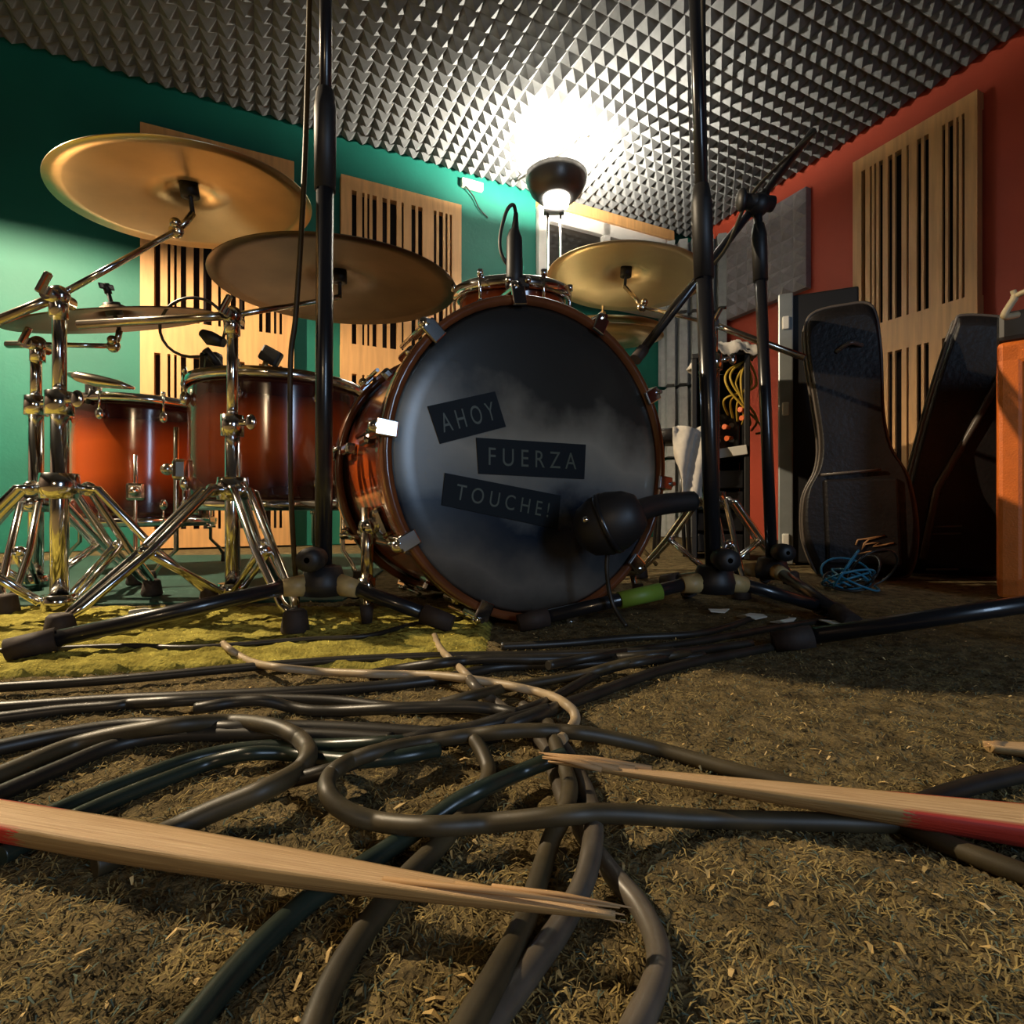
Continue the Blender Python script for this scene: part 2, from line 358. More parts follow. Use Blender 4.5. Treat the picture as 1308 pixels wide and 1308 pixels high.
# ------------------------------------------------------------------ foam on the red wall and bass traps in the corner
fm = foam_mesh('wall_foam_mesh', 7, 0.0857, 0.045, 0.034, 9)
fm.materials[0] = mat('violet_grey_foam', (0.30, 0.275, 0.285), 0.95, noise=0.1, scale=30)
o = bpy.data.objects.new('wall_foam_tile', fm); COL.objects.link(o)
o.matrix_world = Matrix.Translation(WR(0.66, 1.82, 0.02)) @ frame(-SV, ZV, NR).to_4x4() if False else Matrix.Translation(WR(0.66, 1.82, 0.001)) @ frame(SV, ZV, SV.cross(ZV)).to_4x4()
tag(o, 'square grey pyramid foam tile stuck on the red wall', 'foam tile')
tiers = ((0.0, 0.555), (0.58, 1.075), (1.10, 1.595), (1.62, 2.13))
names = ('standing on the floor', 'second from the floor', 'third from the floor', 'topmost under the ceiling')
for (z0, z1), nm in zip(tiers, names):
    # quarter-corner block whose front is cut into upright ridges
    poly = [(0.01, 0.01), (0.01, 0.30)]
    N = 5
    for k in range(N):
        f0, f1, f2, f3 = [(k + q) / N for q in (0.0, 0.62, 0.66, 0.96)]
        for f, dd in ((f0, 0.05), (f1, 0.05), (f2, -0.02), (f3, -0.02)):
            a = 0.02 + (0.34 - 0.02) * f; b = 0.32 - 0.29 * f; poly.append((a + dd * 0.5, b + dd * 0.85))
    poly.append((0.35, 0.01))
    m = MB(); m.prism(poly, WL(0, z0), TV, SV, ZV, z1 - z0)
    m.build('bass_trap', M['trapfoam'], label='grey ridged foam bass trap in the room corner, ' + nm, cat='bass trap', group='foam bass traps stacked in the corner', loc=WL(0.2, z0, 0.15))

# small torn box with a wire on the teal wall
r = thing('cable_box', 'small torn white box with dangling wire high on the teal wall', 'cable box', WL(1.82, 2.17, 0.0))
m = MB(); wbox(m, 1.74, 1.88, 2.165, 2.215, 0.001, 0.035, 0.006); m.build('box', M['paper'], r)
MB().tube(catmull([WL(1.86, 2.17, 0.03), WL(1.80, 2.12, 0.02), WL(1.76, 2.06, 0.015), WL(1.70, 2.02, 0.01)]), 0.004, 6).build('wire', M['cable'], r)
# thin dark tube added in place of a foam tile seam above the lamp
cz = CEIL - 0.085
MB().tube(catmull([V((0.42, 2.88, cz)), V((0.22, 3.08, cz - .004)), V((0.02, 3.28, cz))]), 0.006, 6).build('ceiling_seam_strip', M['cable'], label='thin dark strip standing in for a foam tile seam above the lamp', cat='cable')

# ------------------------------------------------------------------ torchiere lamp
LX, LY = 0.24, 2.88
r = thing('floor_lamp', 'tall uplighter floor lamp with dark bowl and glowing glass underneath', 'lamp', V((LX, LY, 0)))
MB().lathe([(0.001, 0.03), (0.10, 0.028), (0.125, 0.012), (0.13, 0.0)], (LX, LY, 0), cap=True).build('base', M['lampmetal'], r)
for sx in (-1, 1): MB().tube([V((LX - .01 + sx * 0.030, LY, 0.02)), V((LX - .012 + sx * 0.034, LY, 1.80))], 0.0072, 10).build('pole', M['chrome'], r)
MB().box((LX - .012, LY, 1.803), (0.11, 0.04, 0.018), bev=0.004).build('crossbar', M['lampmetal'], r)
LB = V((LX, LY, -0.12))
MB().lathe([(0.060, 1.985), (0.10, 1.995), (0.140, 2.035), (0.162, 2.085), (0.167, 2.112), (0.162, 2.112), (0.156, 2.088), (0.135, 2.043), (0.096, 2.003), (0.060, 1.993)], LB, closed=True, n=40).build('bowl', M['lampmetal'], r)
MB().lathe([(0.004, 1.935), (0.045, 1.938), (0.064, 1.955), (0.069, 1.975), (0.064, 1.990), (0.004, 1.992)], LB, n=32).build('glass', M['glass_on'], r, label='glowing white glass')
l = light('lamp_bulb', 'POINT', (0, 0, 0), 72, (1.0, 0.92, 0.78), shadow_soft_size=0.04); l.parent = r; l.location = (0, 0, 1.953)
l = light('lamp_down_bulb', 'SPOT', (LX, LY, 1.80), 16, (1.0, 0.88, 0.70), (LX, LY, 0), spot_size=math.radians(160), spot_blend=0.3, shadow_soft_size=0.05); l.parent = r; l.location = V((0, 0, 1.80))

# shaded pendant lamp hanging over the left of the room, throwing its light downwards
PL = V((-1.95, 1.12, 1.66))
r = thing('pendant_lamp', 'metal shaded pendant lamp hanging over the chrome drum stands', 'lamp', PL)
MB().lathe([(.03, .10), (.06, .09), (.13, .03), (.17, -.03), (.168, -.032), (.127, .026), (.058, .084), (.03, .094)], PL, n=36, closed=True).build('shade', M['lampmetal'], r)
MB().cyl(PL + ZV * .095, PL + ZV * .13, .03).build('socket', M['lampmetal'], r)
MB().cyl(PL + ZV * .12, (PL.x, PL.y, CEIL - .05), .004, n=8).build('cord', M['cable'], r)
l = light('pendant_bulb', 'POINT', PL, 150, (1.0, 0.80, 0.54), shadow_soft_size=0.014); l.parent = r; l.location = (0, 0, 0.004)

# ------------------------------------------------------------------ rug
ru = MB(); nx, ny = 150, 130; gv = []; gf = []
x0, x1 = -1.75, -0.03
for j in range(ny + 1):
    for i in range(nx + 1):
        x = x0 + (x1 - x0) * i / nx; yf = 0.585 + 0.05 * (x + 0.6) + 0.012 * math.sin(x * 14) ; y = yf + (0.97 - yf) * (j / ny)
        e = 1 if 0 < i < nx and 0 < j < ny else 0
        gv.append(V((x, y, (0.006 + random.uniform(-0.003, 0.004) + .002 * math.sin(x * 90 + 3 * math.sin(y * 70)) * math.sin(y * 120)) * e - .002 * (1 - e))))
for j in range(ny):
    for i in range(nx):
        k = j * (nx + 1) + i; gf.append((k, k + 1, k + nx + 2, k + nx + 1))
ru.add(gv, gf, True); ru.build('rug', M['rug'], label='shaggy yellow green rug under the drum stands', cat='rug')
RZ = 0.006
gm = MB(); gm.box((-1.02, 1.60, .002), (1.25, 1.2, .006), Matrix.Rotation(.1, 3, 'Z'), .002); gm.build('floor_mat', M['mat'], label='dark green mat under the two floor toms', cat='mat', loc=(-1.02, 1.60, 0))

# ------------------------------------------------------------------ bass drum
BC = V((0.052, 0.85, 0.264)); TH = math.radians(28); BN = V((math.sin(TH), -math.cos(TH), 0)); BU = V((math.cos(TH), math.sin(TH), 0)); BA = -BN
BM = frame(BU, ZV, BN)             # local x across the head, y up, z towards the viewer
R0 = 0.26; DL = 0.40
bd = thing('bass_drum', 'large red sunburst bass drum with dark printed front head', 'drum', V((BC.x - .1, BC.y + .17, 0)))
def BP(ang, rad, dep): return BC + BU * (math.cos(ang) * rad) + ZV * (math.sin(ang) * rad) + BA * dep
def lath(prof, **kw): return MB().lathe([(r_, -d) for r_, d in prof], BC, BM, n=64, **kw)
sh = lath([(0.244, 0.03), (0.244, 0.10), (0.244, 0.17), (0.244, 0.24), (0.244, 0.31), (0.244, DL - .03), (0.238, DL - .03), (0.238, 0.03)], closed=True).build('shell', M['burst'], bd)
fattr(sh, 'ax', lambda p: (p - BC).dot(BA) / DL)
for d0, d1 in ((0.0, 0.042), (DL - 0.042, DL)):
    lath([(0.247, d0), (R0 - .003, d0), (R0, d0 + .003), (R0, d1 - .003), (R0 - .003, d1), (0.247, d1)], closed=True).build('hoop', M['hoop'], bd)
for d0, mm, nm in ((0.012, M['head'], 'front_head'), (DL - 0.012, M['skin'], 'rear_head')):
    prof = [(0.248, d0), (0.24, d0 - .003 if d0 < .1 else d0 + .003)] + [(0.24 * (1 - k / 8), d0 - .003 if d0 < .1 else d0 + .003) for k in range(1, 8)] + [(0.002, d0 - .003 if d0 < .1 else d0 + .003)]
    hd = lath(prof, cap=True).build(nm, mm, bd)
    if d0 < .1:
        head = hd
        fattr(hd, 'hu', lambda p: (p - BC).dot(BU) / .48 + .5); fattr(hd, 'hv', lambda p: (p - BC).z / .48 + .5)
for k in range(10):
    an = math.radians(101 - 36 * k)
    rad = V(BU * math.cos(an) + ZV * math.sin(an)); tg = rad.cross(BN)
    for dd, sg in ((0.0, 1), (DL, -1)):
        cl = MB(); cm = frame(tg, rad, BN)
        cl.box(BP(an, R0 - .004, dd - sg * .004), (0.024, 0.030, 0.006), cm, 0.002)
        cl.box(BP(an, R0 + .006, dd + sg * .018), (0.024, 0.008, 0.048), cm, 0.002)
        cl.ball(BP(an, R0 + .012, dd + sg * .004), 0.009)
        c_ = cl.build('claw', M['chrome'], bd)
        MB().cyl(BP(an, R0 + .010, dd - sg * .012), BP(an, R0 + .010, dd + sg * .12), 0.0038, n=8).build('tension_rod', M['chrome'], c_)
    for dd in (0.125, DL - 0.125): MB().box(BP(an, 0.252, dd), (0.02, 0.022, 0.05), frame(tg, rad, BN), 0.006).build('lug', M['chrome'], bd)
# spurs
for an, ft in ((203, P(470, 785, 0.78)), (-23, V((0.50, 1.22, 0)))):
    a = math.radians(an); p = BP(a, 0.25, 0.12)
    s_ = MB().box(BP(a, 0.252, 0.12), (0.05, 0.024, 0.05), frame((BU * math.cos(a) + ZV * math.sin(a)).cross(BN), BU * math.cos(a) + ZV * math.sin(a), BN), 0.008)
    s_.ball(BP(a, 0.272, 0.12), 0.016); sp = s_.build('spur_bracket', M['chrome'], bd)
    q = BP(a, 0.275, 0.12); ft = V((q.x + (0.005 if an > 90 else 0.03), q.y - 0.02, RZ + .004)); mid = q + (ft - q) * 0.62
    MB().cyl(q + (q - ft).normalized() * .03, mid, 0.0095).build('spur_tube', M['chrome2'], sp)
    MB().cyl(mid, ft, 0.006).build('spur_rod', M['chrome2'], sp); MB().cyl(ft + V((0, 0, .028)), ft, 0.011, 0.008).build('rubber_foot', M['rubber'], sp)
    MB().lathe([(0.013, -.012), (0.013, .012)], mid, axis_frame(ft - q), cap=True, n=16).build('collar', M['chrome'], sp)
# label strips with lettering, printed on the head: place by pixel on the head plane
def on_head(px, py, off=0.0):
    d = V(((px - 654) / F, 1, (HZ - py) / F)); o_ = V((0, 0, H)); pl = BC + BN * (off - 0.009)
    t = (pl - o_).dot(BN) / d.dot(BN); return o_ + d * t
def text_mesh(body, name):
    cu = bpy.data.curves.new(name, 'FONT'); cu.body = body; cu.align_x = 'CENTER'; cu.align_y = 'CENTER'; cu.space_character = 1.55
    ob = bpy.data.objects.new(name, cu); COL.objects.link(ob)
    dg = bpy.context.evaluated_depsgraph_get(); me = bpy.data.meshes.new_from_object(ob.evaluated_get(dg))
    bpy.data.objects.remove(ob, do_unlink=True); return me
for body, cs in (('AHOY', ((546, 519), (632, 500), (646, 545), (562, 567))),
                 ('FUERZA', ((608, 559), (748, 568), (746, 612), (611, 605))),
                 ('TOUCHE!', ((568, 604), (716, 633), (712, 676), (564, 645)))):
    q = [on_head(*c_, off=0.0012) for c_ in cs]
    m = MB(); m.ring([q, [p + BN * 0.001 for p in q]], smooth=False); tp = m.build('label_strip', M['tape'], head, label='dark tape strip reading ' + body)
    me = text_mesh(body, 'lettering'); ux = ((q[1] - q[0]) + (q[2] - q[3])).normalized(); wd = (q[1] - q[0]).length; ht = (q[3] - q[0]).length
    vz = BN.cross(ux).normalized(); ce = sum(q, V()) / 4 + BN * 0.0016
    xs = [v.co.x for v in me.vertices]; ys = [v.co.y for v in me.vertices]; sx = wd * 0.80 / (max(xs) - min(xs)); sy = ht * 0.50 / (max(ys) - min(ys))
    root = bd.location; cx = (max(xs) + min(xs)) / 2; cy = (max(ys) + min(ys)) / 2
    for v in me.vertices: v.co = ce + ux * ((v.co.x - cx) * sx) + vz * ((v.co.y - cy) * sy) - root
    me.materials.clear(); me.materials.append(M['letter'])
    o = bpy.data.objects.new('lettering', me); COL.objects.link(o); o.parent = head

# ------------------------------------------------------------------ toms
def hoop_prof(r): return [(r - .006, 0.0), (r + .004, 0.0), (r + .012, -.004), (r + .014, -.02), (r + .006, -.026), (r + .002, -.024), (r + .002, -.006), (r - .006, -.004)]
def tom(name, label, c_, r_, zb, zt, nl, legs=None, tilt=None, off=0.0):
    root = thing(name, label, 'drum', V((c_[0], c_[1], 0 if legs else zb)))
    tm = tilt or Matrix.Identity(3); C0 = V((c_[0], c_[1], (zb + zt) / 2)); hh = (zt - zb) / 2
    def at(an, rr, z): return C0 + tm @ V((rr * math.cos(an), rr * math.sin(an), z))
    s_ = MB().lathe([(r_, -hh + hh * 2 * k / 10) for k in range(11)] + [(r_ - .006, hh), (r_ - .006, -hh)], C0, tm, n=56, closed=True).build('shell', M['burst'], root)
    ti = tm.transposed(); fattr(s_, 'ax', lambda p: ((ti @ (p - C0)).z + hh) / (2 * hh))
    MB().lathe([(rr, hh + .006 + z) for rr, z in hoop_prof(r_)], C0, tm, n=56, closed=True).build('top_hoop', M['chrome'], root)
    MB().lathe([(rr, -hh - .006 - z) for rr, z in hoop_prof(r_)], C0, tm, n=56, closed=True).build('bottom_hoop', M['chrome'], root)
    MB().lathe([(0.002, hh + .001), (r_ - .004, hh + .001), (r_ + .002, hh - .003)], C0, tm, n=56).build('top_head', M['skin'], root)
    MB().lathe([(0.002, -hh - .001), (r_ - .004, -hh - .001), (r_ + .002, -hh + .003)], C0, tm, n=56).build('bottom_head', M['skin'], root)
    for k in range(nl):
        an = off + 6.28318 * k / nl
        for sg in (1, -1):
            lz = sg * (hh - .055); m = MB(); m.ball(at(an, r_ + .010, lz), 0.011, (1, 1, 1.5), tm); m.cyl(at(an, r_ - .001, lz), at(an, r_ + .01, lz), 0.008, n=8)
            lg = m.build('lug', M['chrome'], root)
            m = MB(); m.cyl(at(an, r_ + .012, sg * (hh - .05)), at(an, r_ + .012, sg * (hh + .012)), 0.0032, n=8); m.cyl(at(an, r_ + .012, sg * (hh + .004)), at(an, r_ + .012, sg * (hh + .016)), 0.006, n=8)
            m.build('tension_rod', M['chrome'], lg)
    for k, an in enumerate(legs or ()):
        m = MB(); rr = r_ + .022; z = -hh + 0.09
        rm = tm @ frame(V((-math.sin(an), math.cos(an), 0)), V((math.cos(an), math.sin(an), 0)), ZV)
        m.box(at(an, r_ + .014, z), (0.045, 0.032, 0.05), rm, 0.008); m.ball(at(an, rr + .018, z), 0.014)
        br = m.build('leg_bracket', M['chrome2'], root)
        p = at(an, rr, z); top = V((p.x, p.y, p.z + 0.10)); kn = V((p.x, p.y, 0.09)); ft = V((p.x + .05 * math.cos(an), p.y + .05 * math.sin(an), RZ + .018))
        MB().tube([top, p, kn, V((ft.x - .02 * math.cos(an), ft.y - .02 * math.sin(an), 0.06)), ft], 0.0055, 8).build('leg', M['chrome2'], root)
        MB().cyl(ft + V((0, 0, .02)), ft - V((0, 0, .014)), 0.011, 0.013).build('rubber_foot', M['rubber'], root)
    return root
tom('floor_tom', 'smaller red sunburst floor tom behind the chrome stands', (-1.115, 1.62), 0.178, 0.145, 0.50, 8, legs=(math.radians(-62), math.radians(60), math.radians(180)), off=math.radians(-88))
tom('floor_tom', 'wider red sunburst floor tom between bass drum and smaller tom', (-0.596, 1.37), 0.205, 0.190, 0.495, 8, legs=(math.radians(-150), math.radians(-30), math.radians(90)), off=math.radians(-45))
tr = Matrix.Rotation(math.radians(8), 3, 'X')
rt = tom('rack_tom', 'small dark rack tom mounted above the bass drum', (0.0, 1.13), 0.110, 0.535, 0.642, 6, tilt=tr, off=math.radians(-120))
m = MB(); m.cyl((-.05, 1.155, .505), (-.05, 1.155, .60), 0.011); m.cyl((-.05, 1.155, .56), (-.02, 1.14, .56), .009); m.build('mount_post', M['chrome'], rt)

# ------------------------------------------------------------------ cymbals and stands
def cymbal(name, label, c_, r_, n_, mm, bell=0.22, group=None):
    m = axis_frame(n_); c_ = V(c_); rb = r_ * bell; pr = []
    outer = [(0.006, .034 * r_ / .23), (rb * .45, .031 * r_ / .23), (rb * .8, .022 * r_ / .23), (rb, .014 * r_ / .23)]
    for k in range(1, 7):
        f = k / 6; outer.append((rb + (r_ - rb) * f, .013 * r_ / .23 * (1 - f) ** 1.3 - .006 * f * f))
    inner = [(max(a - .0004, .005), z - .0016) for a, z in outer]
    root = thing(name, label, 'cymbal', c_, group)
    MB().lathe(outer + inner[::-1], c_, m, n=72, closed=True).build('plate', mm, root)
    MB().lathe([(0.004, -.016), (0.016, -.016), (0.016, .010), (0.004, .010)], c_ + m @ V((0, 0, .02)), m, n=16, closed=True).build('felt_washer', M['blackmat'], root)
    return root, m
def wing_nut(m, p, f):
    m.cyl(p, p + f @ V((0, 0, .02)), .007, n=10); m.box(p + f @ V((.012, 0, .014)), (.018, .004, .012), f, .002); m.box(p + f @ V((-.012, 0, .014)), (.018, .004, .012), f, .002)
def tripod(root, base, zc, zh, feet, double=True, rad=0.012, mm=None, leg_r=0.0065):
    mm = mm or M['chrome']; base = V(base)
    MB().lathe([(rad + .001, -.02), (rad + .013, -.02), (rad + .015, 0), (rad + .013, .02), (rad + .001, .02)], base + ZV * zc, n=20, closed=True).build('collar', mm, root)
    MB().lathe([(rad + .001, -.012), (rad + .011, -.012), (rad + .011, .012), (rad + .001, .012)], base + ZV * zh, n=20, closed=True).build('lower_hub', mm, root)
    for ft in feet:
        ft = V(ft); d = V((ft.x - base.x, ft.y - base.y, 0)).normalized(); sd = d.cross(ZV)
        p0 = base + d * (rad + .016) + ZV * (zc - .004); p1 = V((ft.x, ft.y, ft.z + .02)); mid = p0 + (p1 - p0) * 0.52; h0 = base + d * (rad + .012) + ZV * zh
        m = MB()
        for sg in ((-1, 1) if double else (0,)):
            m.tube([p0 + sd * sg * .011, p0 + d * .02 + sd * sg * .013, mid + sd * sg * .014, p1 - (p1 - p0) * .10 + sd * sg * .010, p1], leg_r, 8)
        m.ball(p0 + d * .008, .012); lg = m.build('leg', mm, root)
        b = MB()
        for sg in ((-1, 1) if double else (0,)): b.tube([h0 + sd * sg * .007, mid + sd * sg * .008], leg_r * .75, 8)
        b.ball(mid, .010); b.build('brace', mm, lg)
        MB().lathe([(.012, .034), (.016, .03), (.020, .004), (.018, 0.0)], V((ft.x, ft.y, ft.z)), n=14, cap=True).build('rubber_foot', M['rubber'], lg)
def clamp(m, p, f=None):
    m.ball(p, 0.017, (1, .8, 1)); m.cyl(p + V((0, -.024, -.004)), p + V((0, .024, -.004)), .011); m.box(p + V((0.004, -.032, 0.008)), (.008, .012, .036), Matrix.Rotation(.5, 3, 'Y'), .003); m.cyl(p + V((0, 0, -.035)), p, .013)
def cymbal_stand(label, base, feet, zc, zh, zmid, joint, counter, tip, cc, cn, r1=.0125, r2=.0095):
    base = V(base); root = thing('cymbal_stand', label, 'cymbal stand', base, 'chrome cymbal stands')
    MB().cyl(base + ZV * max(zh - .02, .02), base + ZV * zmid, r1).build('lower_tube', M['chrome'], root)
    MB().cyl(base + ZV * zmid, V((base.x, base.y, joint.z)), r2).build('upper_tube', M['chrome'], root)
    m = MB(); m.lathe([(r2, -.024), (r1 + .007, -.024), (r1 + .007, .014), (r2, .016)], base + ZV * zmid, n=20, closed=True); m.cyl(base + ZV * zmid, base + ZV * zmid + V((.035, -.012, 0)), .006); m.ball(base + ZV * zmid + V((.04, -.014, 0)), .010, (1, .5, 1.4)); m.build('height_clamp', M['chrome'], root)
    tripod(root, base, zc, zh, feet, rad=r1)
    m = MB(); clamp(m, joint); m.build('boom_clamp', M['chrome'], root)
    MB().tube([counter, joint + (counter - joint) * .3, joint], 0.0075, 10).build('boom_grip', M['chrome2'], root)
    MB().tube([joint, tip], 0.0052, 10).build('boom_rod', M['chrome'], root)
    f = axis_frame(cn); m = MB(); m.ball(tip, .014, (1, .7, 1)); m.ball(tip + V((.004, -.008, .010)), .010); low = V(cc) - f @ V((0, 0, .025)); m.tube([tip, tip + (low - tip) * .5 + V((.003, 0, 0)), low], .006, 8)
    tl = m.build('tilter', M['chrome2'], root)
    m = MB(); m.cyl(low, V(cc) + f @ V((0, 0, .055)), .0042, n=8); wing_nut(m, V(cc) + f @ V((0, 0, .048)), f); m.build('wing_nut', M['blackmat'], tl)
    return root
n1 = V((-.09, -.102, 1)); c1 = P(243.6, 254.6, 1.0)
cymbal('ride_cymbal', 'big golden cymbal tilted on long boom, highest over the kit', c1, 0.2143, n1, M['brass'])
n2 = V((-.013, -.04, 1)); c2 = P(433.8, 363.7, 1.17)
cymbal('crash_cymbal', 'dark brown cymbal in front of wooden panels beside mic stand', c2, 0.256, n2, M['brass_dark'])
n3 = V((-.128, -.278, 1)); c3 = P(148, 406, 1.13)
cymbal('flat_cymbal', 'thin dull cymbal seen edge-on below the big golden one', c3, 0.190, n3, M['brass_dark'], .2)
n4 = V((.079, .0, 1)); c4 = P(799, 355, 1.5)
cymbal('crash_cymbal', 'polished pale bronze cymbal beside the glowing lamp', c4, 0.2212, n4, M['brass_pale'])
# stand A: carries the big golden cymbal
bA = G(77, 800); bA.y = .86; bA.x = (76 - 654) / F * .86
jA = P(75, 378, .86)
cymbal_stand('chrome boom stand holding the big golden cymbal by the teal wall', (bA.x, bA.y, 0), [(bA.x - .20, bA.y - .08, RZ), (bA.x + .17, bA.y + .13, RZ), (bA.x - .02, bA.y + .25, RZ)], .222, .035, .36, jA, P(-40, 425, .82), P(225, 295, .985), c1, n1)
bB = V(((297 - 654) / F * .96, .96, 0)); jB = P(297, 403, .96)
fB = G(77, 815, RZ); fB2 = G(377, 808, RZ)
cymbal_stand('chrome boom stand holding the dark brown cymbal before the floor toms', bB, [(fB.x, fB.y, RZ), (fB2.x, fB2.y, RZ), (bB.x + .02, bB.y + .17, RZ)], .222, .04, .34, jB, P(100, 415, .93), P(418, 383, 1.15), c2, n2)
# stand C: pole with short arm for the flat cymbal
bC = V(((46 - 654) / F * 1.08, 1.08, 0)); jC = P(48, 440, 1.08)
cymbal_stand('chrome stand with short arm holding the thin flat cymbal', bC, [(bC.x - .2, bC.y - .03, RZ), (bC.x + .10, bC.y - .17, RZ), (bC.x + .06, bC.y + .2, RZ)], .20, .04, .40, jC, P(10, 440, 1.1), P(145, 442, 1.14), c3, n3)
# stand D on the right
bD = V(((912 - 654) / F * 1.3, 1.3, 0)); jD = P(908, 413, 1.3)
rD = cymbal_stand('chrome boom stand holding the pale bronze cymbal near the lamp', bD, [(bD.x - .14, bD.y + .16, 0), (bD.x + .2, bD.y + .02, 0), (bD.x - .02, bD.y - .2, 0)], .21, .04, .55, jD, P(1028, 457, 1.2), P(820, 392, 1.44), c4, n4, r1=.013)
tp = c4 + V((.012, 0, .068)); m = MB(); m.ball(tp, .022, (1.5, 1, .8)); m.ball(tp + V((.02, 0, -.012)), .014, (1.3, 1, .8)); m.build('felt_topper', M['greenfelt'], rD, label='dark green felt topper')
MB().tube(catmull([tp, tp + V((-.03, -.01, .006)), tp + V((-.055, -.02, -.012)), tp + V((-.05, -.03, -.034)), tp + V((-.02, -.02, -.03))]), .003, 6).build('tie_cord', M['cable'], rD)
# hi-hat on the right
h0 = P(770, 422, 1.62)
rh = thing('hi_hat', 'pair of dull hi-hat cymbals on a rod behind the bass drum', 'hi-hat', V((h0.x, h0.y, 0)))
for dz, sg, nm in ((.0, 1, 'top_cymbal'), (-.022, -1, 'bottom_cymbal')):
    pr = [(0.006, .03), (.03, .026), (.045, .012), (.10, .008), (.18, 0), (.18, -.0015), (.10, .0065), (.045, .0105), (.03, .0245), (.006, .0285)]
    fm_ = axis_frame(V((.02, -.10, 1)))
    MB().lathe([(a, dz + sg * z) for a, z in pr], h0, fm_, n=56, closed=True).build(nm, M['brass'], rh)
MB().cyl(h0 - ZV * .1, h0 + ZV * .075, .004).build('pull_rod', M['chrome'], rh)
m = MB(); m.cyl((h0.x, h0.y, .03), h0 - ZV * .05, .012); m.build('tube', M['chrome'], rh); MB().cyl(h0 + ZV * .03, h0 + ZV * .055, .012, .009).build('clutch', M['chrome'], rh)
for a in (0.4, 2.5, 4.6):
    MB().tube([V((h0.x, h0.y, .2)), V((h0.x + .2 * math.cos(a), h0.y + .2 * math.sin(a), .012))], .007).build('leg', M['chrome'], rh)

# ------------------------------------------------------------------ microphone stands
def mic_stand(label, base, hubz, pole, feet, r1=.0125, r2=.009, zclutch=None, clip=False, mm=None, grip=.075):
    base = V(base); pole = V(pole); mm = mm or M['black']; root = thing('microphone_stand', label, 'mic stand', (base.x, base.y, 0), 'black tripod microphone stands')
    hub = V((base.x, base.y, hubz)); d = (pole - hub).normalized()
    zc = hub + d * (zclutch if zclutch else .6)
    MB().cyl(hub - d * .02, zc, r1).build('lower_tube', mm, root); MB().cyl(zc, pole, r2).build('upper_tube', mm, root)
    MB().lathe([(r2, -grip), (r1 + .003, -grip), (r1 + .004, grip * .6), (r1, grip), (r2, grip)], zc, axis_frame(d), n=18, closed=True).build('clutch', M['blackmat'], root)
    m = MB(); m.lathe([(r1, -.022), (.030, -.022), (.033, -.005), (.026, .02), (r1, .024)], hub, n=20, closed=True); m.build('hub', M['blackmat'], root)
    MB().lathe([(.004, -.02), (.016, -.02), (.018, 0), (.016, .02), (.004, .02)], hub + V((-.0, -.045, .035)), axis_frame((0, 1, 0)), n=16).build('tightening_knob', M['blackmat'], root)
    for ft in feet:
        ft = V(ft); dd = V((ft.x - hub.x, ft.y - hub.y, 0)).normalized(); s0 = hub + dd * .022 - ZV * .002; e0 = V((ft.x, ft.y, ft.z + .014))
        sk = MB().cyl(s0 - ZV * .004, s0 + (e0 - s0).normalized() * .035, .017, .013).build('leg_socket', M['beige'], root)
        lg = MB().cyl(s0, e0, .0105).build('leg', mm, root)
        u = (e0 - s0).normalized(); MB().cyl(e0 - u * .035, e0 + u * .012, .0145, .0135).build('rubber_foot', M['rubber'], lg)
    return root, hub, d
bL = V(((413 - 654) / F * .80, .80, 0)); fl1 = G(25, 842, RZ); fl2 = G(568, 806, RZ)
rL, hL, dL = mic_stand('black mic stand in front of dark brown cymbal and floor tom', bL, .078, P(417, -160, .80), [fl1, fl2, (bL.x - .03, bL.y + .26, RZ)], zclutch=.66)
bR = V(((912 - 654) / F * .86, .86, 0)); fr1 = G(672, 806, 0); fr2 = V((bR.x + .22, bR.y + .04, 0))
rR, hR, dR = mic_stand('black mic stand with green sleeved leg carrying the kick microphone', bR, .072, P(882, -160, .86), [fr1, fr2, (bR.x + .04, bR.y + .25, 0)], zclutch=.56)
# green sleeve on its near leg
s0 = hR + (V((fr1.x, fr1.y, .014)) - hR) * .30; s1 = hR + (V((fr1.x, fr1.y, .014)) - hR) * .52
MB().cyl(s0, s1, .0135).build('leg_sleeve', M['green'], rR, label='green tape sleeve')
bM_ = V((.537, 1.10, 0)); tM = P(968, 268, 1.12)
rM, hM, dM = mic_stand('black boom stand before the foam tile on red wall', bM_, .065, tM, [G(1085, 804, 0), (bM_.x - .16, bM_.y + .2, 0), (bM_.x + .10, bM_.y + .24, 0)], r1=.0115, r2=.0085, zclutch=.66, grip=.06)
q0, q1 = P(1038, 168, 1.25), P(822, 446, .98)
jm = q0 + (q1 - q0) * .34
MB().cyl(q0, q1, .0085).build('boom', M['black'], rM)
m = MB(); m.ball(tM + V((0, 0, .01)), .024); m.cyl(tM + V((-.035, -.01, .012)), tM + V((.03, 0, .012)), .016); m.ball(tM + V((-.04, -.012, .014)), .018, (.6, 1, 1.3)); m.tube([tM, jm], .012); m.build('boom_clutch', M['blackmat'], rM)
MB().cyl(q1, q1 + (q1 - q0).normalized() * .03, .011).build('boom_end', M['rubber'], rM)
MB().tube(catmull([q0 + V((.0, -.012, -.01)), jm + V((-.03, -.02, -.005)), jm + (q1 - jm) * .4 + V((0, -.015, -.012)), jm + (q1 - jm) * .75 + V((0, -.012, .012)), q1]), .0035, 6).build('clipped_cable', M['cable_brown'], rM)
# far right stand of which only one leg reaches into the picture
ftF = G(1000, 832, 0); hb = V((.74, .575, 0))
mic_stand('black mic stand with long leg reaching toward gig bags from the amplifier side', hb, .105, hb + V((0, 0, 1.1)), [ftF, (hb.x + .25, hb.y + .12, 0), (hb.x + .1, hb.y - .26, 0)], r1=.0125)
